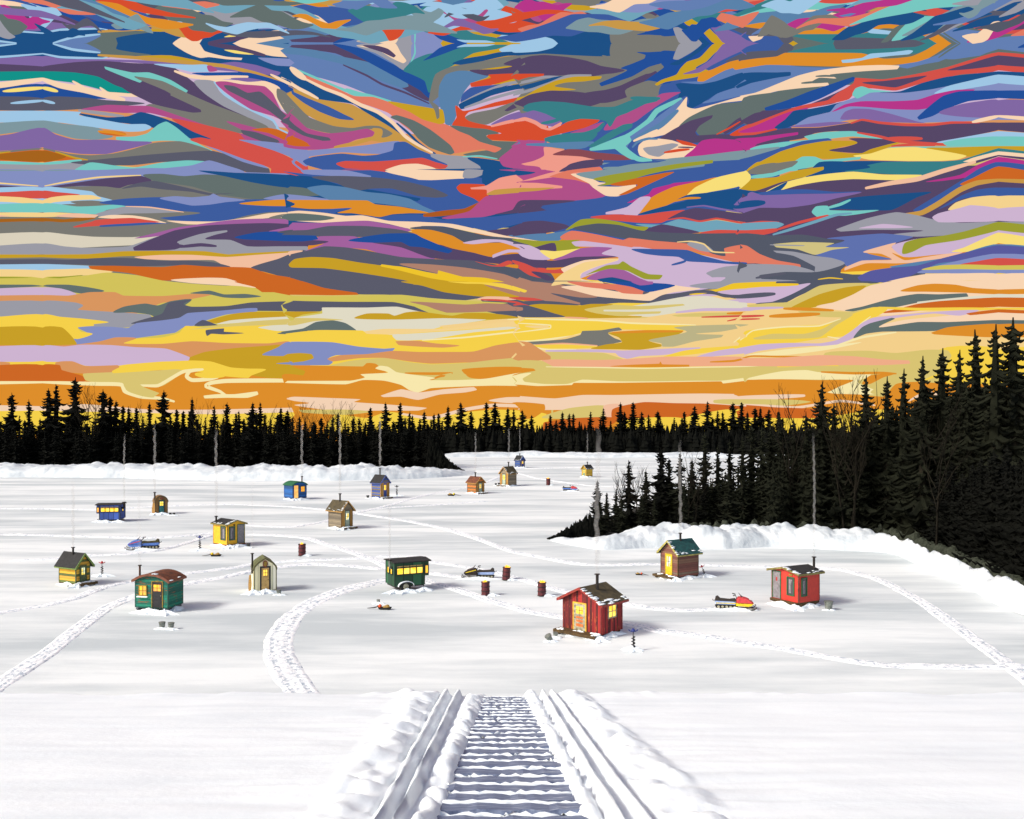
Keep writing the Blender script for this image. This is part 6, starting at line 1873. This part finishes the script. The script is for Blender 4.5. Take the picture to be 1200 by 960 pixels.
# ---------------------------------------------------------------- augers
def auger(px, py, hpx, head, label, lean=0.0, dark=False):
    G = ground(px, py); k = G.y / F; h = hpx * k
    t = thing('ice_auger', label, 'auger', G, 0); t.rotation_euler = (0, lean, 0)
    m = MB(); m.tube([(0, 0, 0), (0, 0, h * .9)], .022 * h, 8)
    sh = m.build('shaft', INK, t)
    m = MB(); n = 60
    for i in range(n + 1):
        a = i / n * 2 * PI * 4; z = h * (.02 + .6 * i / n); r = .1 * h
        m.v += [(.02 * h * math.cos(a), .02 * h * math.sin(a), z), (r * math.cos(a), r * math.sin(a), z), (r * math.cos(a), r * math.sin(a), z + .03 * h), (.02 * h * math.cos(a), .02 * h * math.sin(a), z + .03 * h)]
    for i in range(n):
        for q in range(4):
            a = i * 4 + q; b_ = i * 4 + (q + 1) % 4; m.f.append((a, b_, b_ + 4, a + 4)); m.m.append(0)
    m.build('screw_blade', INK, t)
    m = MB()
    m.tube([(-.2 * h, 0, h * .93), (-.08 * h, 0, h * .87), (.08 * h, 0, h * .87), (.2 * h, 0, h * .93)], .025 * h, 6); m.tube([(-.2 * h, 0, h * .93), (-.2 * h, 0, h * .97)], .03 * h, 6); m.tube([(.2 * h, 0, h * .93), (.2 * h, 0, h * .97)], .03 * h, 6)
    m.build('handle', INK if dark else head, t)
    m = MB(); m.ball((0, 0, h * .92), .1 * h, .09 * h, .08 * h, 10, 6); m.tube([(0, 0, h * .97), (0, 0, h * 1.02)], .05 * h, 8); m.build('motor', head, t)
    heap(G, 1.0 * min(1, 12 * k / 1), .35, .16, int(px), 7)
auger(742, 762, 25, paint('2C3C86', '1E2A60'), 'blue headed ice auger standing in the snow right of the big red hut')
auger(234, 645, 17, paint('2C3C86', '1E2A60'), 'blue headed ice auger standing left of the yellow hut')
auger(119.5, 675, 17, paint('C23034', '96242A'), 'red headed ice auger standing right of the yellow and green hut')
auger(826.5, 676, 14, paint('D0303A', '9A242A'), 'red headed ice auger leaning right of the brown log hut', -.33)
auger(465, 581, 12, INK, 'small black ice auger right of the striped hut with black roof', 0, True)

# ---------------------------------------------------------------- burning drums
EMBER = glow('flames', 'F79A1E', 1.15, 'FBC040')
def drum(px, py, hpx, label, tilt=0):
    G = ground(px, py); k = G.y / F; h = hpx * k * .86; r = hpx * k * .27
    t = thing('fire_drum', label, 'drum', G, 0, 'burning oil drums on the ice'); t.rotation_euler = (0, tilt, 0)
    prof = [(0, 0), (r, 0)]
    m = MB(); m.tube([(0, 0, 0), (0, 0, h * .3), (0, 0, h * .33), (0, 0, h * .36), (0, 0, h * .63), (0, 0, h * .66), (0, 0, h * .69), (0, 0, h)], [r, r, r * 1.07, r, r, r * 1.07, r, r], 18, caps=True)
    m.build('drum_body', MAR, t)
    m = MB()
    for z in (.02, .33, .66, .985): m.tube([(0, 0, h * z - .02), (0, 0, h * z + .02)], r * 1.1, 18)
    m.build('hoop', INK, t)
    m = MB(); R = random.Random(int(px))
    for i in range(7):
        a = R.uniform(0, 2 * PI); q = R.uniform(0, .55) * r; x, y = q * math.cos(a), q * math.sin(a); hh = h * R.uniform(.1, .2)
        m.tube([(x, y, h * .99), (x * 1.2, y, h + hh * .4), (x + R.uniform(-.03, .03), y, h + hh)], [r * .42, r * .3, .004], 7)
    m.build('flame', EMBER, t, smooth=True)
    heap(G + Vector((.35, -.1, 0)), .45, .2, .1, int(px) + 3, 6)
drum(354, 651, 15.5, 'burning maroon drum on its own between the grey shingled hut and the cream hut')
drum(569, 697.5, 18, 'burning maroon drum below the black snowmobile')
drum(593, 679.5, 17, 'slightly leaning burning drum just right of the black snowmobile', .06)
drum(635, 698, 18, 'burning maroon drum left of the roof of the big red hut')
drum(642.5, 568.5, 9, 'small distant burning drum between the tan hut and the blue snowmobile')

# ---------------------------------------------------------------- buckets
def bucket(px, py, hpx, label, grp=None, tilt=(0, 0), dark=False):
    G = ground(px, py); k = G.y / F; h = hpx * k; r = h * .5
    t = thing('bucket', label, 'bucket', G, 0, grp); t.rotation_euler = (tilt[0], tilt[1], 0)
    mt = GREYM if not dark else paint('3A3C3A', '262826')
    m = MB(); m.tube([(0, 0, 0), (0, 0, h * .93)], [r * .74, r], 14, caps=False); m.tube([(0, 0, 0), (0, 0, .03 * h)], [r * .74, r * .75], 14); m.tube([(0, 0, h * .93), (0, 0, h * 1.0)], [r * 1.08, r * 1.08], 14, caps=False); m.tube([(0, 0, h), (0, 0, h * .12)], [r * .98, r * .7], 14, caps=True)
    m.build('pail', mt, t)
    m = MB(); m.tube([(-r, 0, h * .95)] + [(-r * math.cos(PI * i / 8), -r * .8 * math.sin(PI * i / 8), h * .95 - h * .12 * math.sin(PI * i / 8)) for i in range(1, 8)] + [(r, 0, h * .95)], .012 * h / .3, 5); m.build('handle', PIPE, t)
    heap(G + Vector((0, -.1, 0)), .35, .15, .06, int(px * 3), 6)
bucket(190, 736.5, 7.5, 'grey pail in front of the green curved roof hut, left one of the pair')
bucket(200.3, 737, 7.3, 'grey pail in front of the green curved roof hut, right one of the pair', None, (0, .05))
bucket(645.5, 751, 8, 'grey pail tipped over at the left end of the red hut deck, lower one', None, (.3, -.5))
bucket(650.5, 747, 6, 'grey pail behind the tipped one at the red hut deck', None, (.1, .1))
bucket(971, 714.5, 10, 'large grey pail right of the fire red hut')
bucket(291, 641.5, 4.6, 'small dark pail right of the yellow hut', None, (0, 0), True)
bucket(327.3, 697, 5.6, 'grey pail tilted beside the cream arched hut', None, (0, -.15))
bucket(199.5, 604, 3, 'tiny dark pail by the barrel roofed hut, nearer the wall', None, (0, 0), True)
bucket(204, 604, 3, 'tiny dark pail by the barrel roofed hut, farther from the wall', None, (0, 0), True)
bucket(107.5, 684.5, 3.6, 'small dark pail at the doorstep of the yellow and green hut', None, (0, 0), True)
bucket(431, 584, 3.4, 'small black pail left of the striped hut with black roof', None, (0, 0), True)
bucket(581, 569, 2.6, 'tiny black pail left of the tan hut, farther from it', None, (0, 0), True)
bucket(584.5, 568.5, 2.6, 'tiny black pail left of the tan hut, next to its wall', None, (0, 0), True)
bucket(443.3, 707, 4.2, 'small grey pail behind the sled near the green trailer')

# ---------------------------------------------------------------- tow sleds and their loads
BUOY = {}
def sled(px, py, wpx, right, jug, desc, seed):
    G = ground(px, py); k = G.y / F; L = wpx * k; az = math.atan2(G.x, G.y); s = 1 if right else -1
    rz = -az + (0 if right else PI) + (.0 if right else -.25) + (-.2 if right else 0)
    t = thing('tow_sled', 'black tow sled with a towing bar ' + desc, 'sled', G, rz, None)
    b_ = L * .6; hw = L * .11; hh = L * .085
    m = MB(); n = 16; out = []; inn = []
    for i in range(n):
        a = 2 * PI * i / n; x = math.copysign(abs(math.cos(a)) ** .6, math.cos(a)) * b_ / 2; y = math.copysign(abs(math.sin(a)) ** .6, math.sin(a)) * hw
        out.append((x, y))
    for sc_, z in ((.8, .0), (1.0, hh), (.93, hh), (.75, hh * .3)):
        m.v += [(x * sc_ - L * .12, y * sc_, z + (hh * .6 if x * 1 > b_ * .45 else 0)) for x, y in out]
    for r in range(3):
        for i in range(n): m.f.append((r*n+i, r*n+(i+1)%n, (r+1)*n+(i+1)%n, (r+1)*n+i)); m.m.append(0)
    m.f.append(tuple(range(n-1, -1, -1))); m.f.append(tuple(range(3*n, 4*n))); m.m += [0, 0]
    m.build('tray', INK, t)
    m = MB()
    for y in (-hw * .8, hw * .8): m.tube([(b_ * .5 - L * .14, y, hh), (L * .42, y * .35, hh * .5), (L * .56, 0, hh * .35)], .012 * L, 5)
    m.build('tow_bar', PIPE, t)
    Rm = Matrix.Rotation(rz, 3, 'Z')
    o = MB().ball((0, 0, 0), L * .075, L * .075, L * .085, 12, 8).build('jug', jug, smooth=True); o.location = G + Rm @ Vector((L * .06, 0, hh * .35 + L * .085)); o['label'] = desc_j[seed]; o['category'] = 'jug'
    o = MB().ball((0, 0, 0), L * .15, L * .09, L * .07, 12, 8, jit=.12, seed=seed).ball((-L * .04, 0, L * .04), L * .08, L * .06, L * .06, 10, 6, jit=.15, seed=seed + 5).build('sack', paint('B08A3A', '7E6228'), smooth=True); o.location = G + Rm @ Vector((-L * .2, 0, hh * .35 + L * .055)); o.rotation_euler = (0, 0, rz); o['label'] = desc_s[seed]; o['category'] = 'sack'
desc_j = ['yellow jug on the tow sled in front of the yellow hut', 'orange jug on the tow sled below the green trailer', 'small yellow jug on the tow sled left of the orange hut', 'small orange jug on the tow sled left of the brown log hut']
desc_s = ['tan sack on the tow sled in front of the yellow hut', 'tan sack on the tow sled below the green trailer', 'tiny tan sack on the tow sled left of the orange hut', 'tiny tan sack on the tow sled left of the brown log hut']
YJ = paint('F4CE10', 'DDB80C'); OJ = paint('F05A20', 'D64A18')
sled(250, 652, 23, False, YJ, 'in front of the yellow hut', 0)
sled(447, 714, 30, False, OJ, 'below the green trailer', 1)
sled(531, 581, 17, True, YJ, 'left of the orange and brown hut', 2)
sled(751, 674, 16, True, OJ, 'left of the brown log hut', 3)
HEAP.build('loose_snow', WHITE, smooth=False, kind='stuff', label='loose kicked up snow round the huts and gear')

# ---------------------------------------------------------------- chimney smoke
def smokemat(name, dens):
    m = bpy.data.materials.new(name); m.use_nodes = True; nt = m.node_tree; nt.nodes.clear()
    o = N(nt, 'ShaderNodeOutputMaterial'); v = N(nt, 'ShaderNodeVolumePrincipled')
    v.inputs['Color'].default_value = (.68, .67, .65, 1); tc = N(nt, 'ShaderNodeTexCoord'); sp = N(nt, 'ShaderNodeSeparateXYZ'); nt.links.new(tc.outputs['Generated'], sp.inputs[0]); nt.links.new(math_(nt, 'MULTIPLY', ramp(nt, sp.outputs[2], [(0, (1, 1, 1, 1)), (.8, (.8, .8, .8, 1)), (1, (0, 0, 0, 1))]), dens), v.inputs['Density']); v.inputs['Anisotropy'].default_value = .1
    nt.links.new(v.outputs[0], o.inputs['Volume']); return m
SM = {}
def smoke(top, ytop, wpx, dens, label, seed):
    k = top.y / F; z1 = H - (ytop - YH) * k; R = random.Random(seed); n = 70; path = []; rad = []
    Lz = z1 - top.z
    for i in range(n + 1):
        t = i / n; z = top.z + Lz * t
        amp = wpx * k * .14 * min(1, t * 6)
        path.append((top.x + amp * math.sin(z / (wpx * k) * 1.7 + seed) + wpx * k * .8 * noise.noise(Vector((z * .12 / k * .1, seed, 0))) * t, top.y + amp * math.cos(z / (wpx * k) * 1.3), z))
        rad.append(wpx * k * .5 * (.62 + .38 * min(1, t * 8)) * (1 + .22 * noise.noise(Vector((z / (wpx * k) * 1.2, seed, 5)))) )
    m = MB(); m.tube(path, rad, 9)
    D = dens * .7 / (wpx * k)
    o = m.build('chimney_smoke', smokemat('smoke', D), smooth=True)
    o['label'] = label; o['category'] = 'smoke'; o['group'] = 'smoke columns rising from the stove pipes'
SMK = [(0, 500, 6.2, .6, 'thickest smoke column, rising from the big red hut'), (1, 507, 3.0, .65, 'twisting smoke rising from the fire red hut past the dark spruces'), (2, 516, 4, .6, 'smoke column rising from the brown log hut with teal roof'),
       (3, 568, 4, .28, 'faint smoke rising from the green curved roof hut'), (4, 500, 3.4, .6, 'smoke column rising from the bright yellow hut'), (5, 562, 3.4, .7, 'wispy grey smoke rising from the yellow and green hut'),
       (6, 560, 2.4, .3, 'faint thin smoke rising from the cream arched hut'), (7, 496, 3.2, .6, 'smoke column rising from the brown barrel roofed hut'), (8, 494, 3, .6, 'smoke column rising from the blue hut with green roof'),
       (9, 484, 3, .7, 'smoke column rising from the grey shingled hut'), (10, 486, 2.8, .7, 'smoke column rising from the striped hut with black roof'), (11, 505, 2, .6, 'thin smoke rising from the orange and brown hut'),
       (12, 500, 2, .6, 'thin smoke rising from the tan hut with grey shingled side'), (13, 500, 1.5, .5, 'hair thin smoke rising from the tiny navy hut'), (14, 505, 1.5, .5, 'hair thin smoke rising from the tiny yellow hut'),
       (15, 585, 2.6, .6, 'thin smoke rising from the green trailer'), (16, 508, 2.2, .7, 'thin smoke rising from the small blue trailer')]
for i, yt, w, dn, l in SMK: smoke(tops[i], yt, w, dn, l, i + 1)
# ---------------------------------------------------------------- world, sun, camera
make_sky()
W = bpy.data.worlds.new('World'); S.world = W; W.use_nodes = True
nt = W.node_tree; bg = nt.nodes['Background']; sk = nt.nodes.new('ShaderNodeTexSky')
sk.sky_type = 'NISHITA'; sk.sun_disc = False
SUNDIR = Vector((-.92, -.48, .8)).normalized()      # towards the sun
el = math.asin(SUNDIR.z); azs = math.atan2(SUNDIR.x, SUNDIR.y)
sk.dust_density = 4; sk.ozone_density = .6; sk.sun_elevation = el; sk.sun_rotation = azs
nt.links.new(sk.outputs[0], bg.inputs[0]); bg.inputs[1].default_value = SKYW
L = bpy.data.lights.new('sun', 'SUN'); L.energy = SUNE; L.angle = math.radians(SUNA); L.color = (1, .99, .93)
lo = bpy.data.objects.new('sun', L); COL.objects.link(lo); lo.rotation_euler = (-SUNDIR).to_track_quat('-Z', 'Y').to_euler()
cam = bpy.data.cameras.new('camera'); co = bpy.data.objects.new('camera', cam); COL.objects.link(co)
cam.sensor_width = 36; cam.lens = 36 * F / 1200; cam.clip_end = 12000; cam.clip_start = .1
co.location = (0, 0, H); co.rotation_euler = (PI / 2, 0, 0)
cam.shift_y = (YH - 480) / 1200
S.camera = co
S.view_settings.view_transform = 'Standard'; S.view_settings.look = 'None'; S.view_settings.gamma = 1
S.view_settings.exposure = EXPO; S.view_settings.use_curve_mapping = False
S.cycles.max_bounces = 5; S.cycles.diffuse_bounces = 3; S.cycles.volume_bounces = 2; S.cycles.transparent_max_bounces = 16
S.cycles.volume_step_rate = 4
S.cycles.use_denoising = True
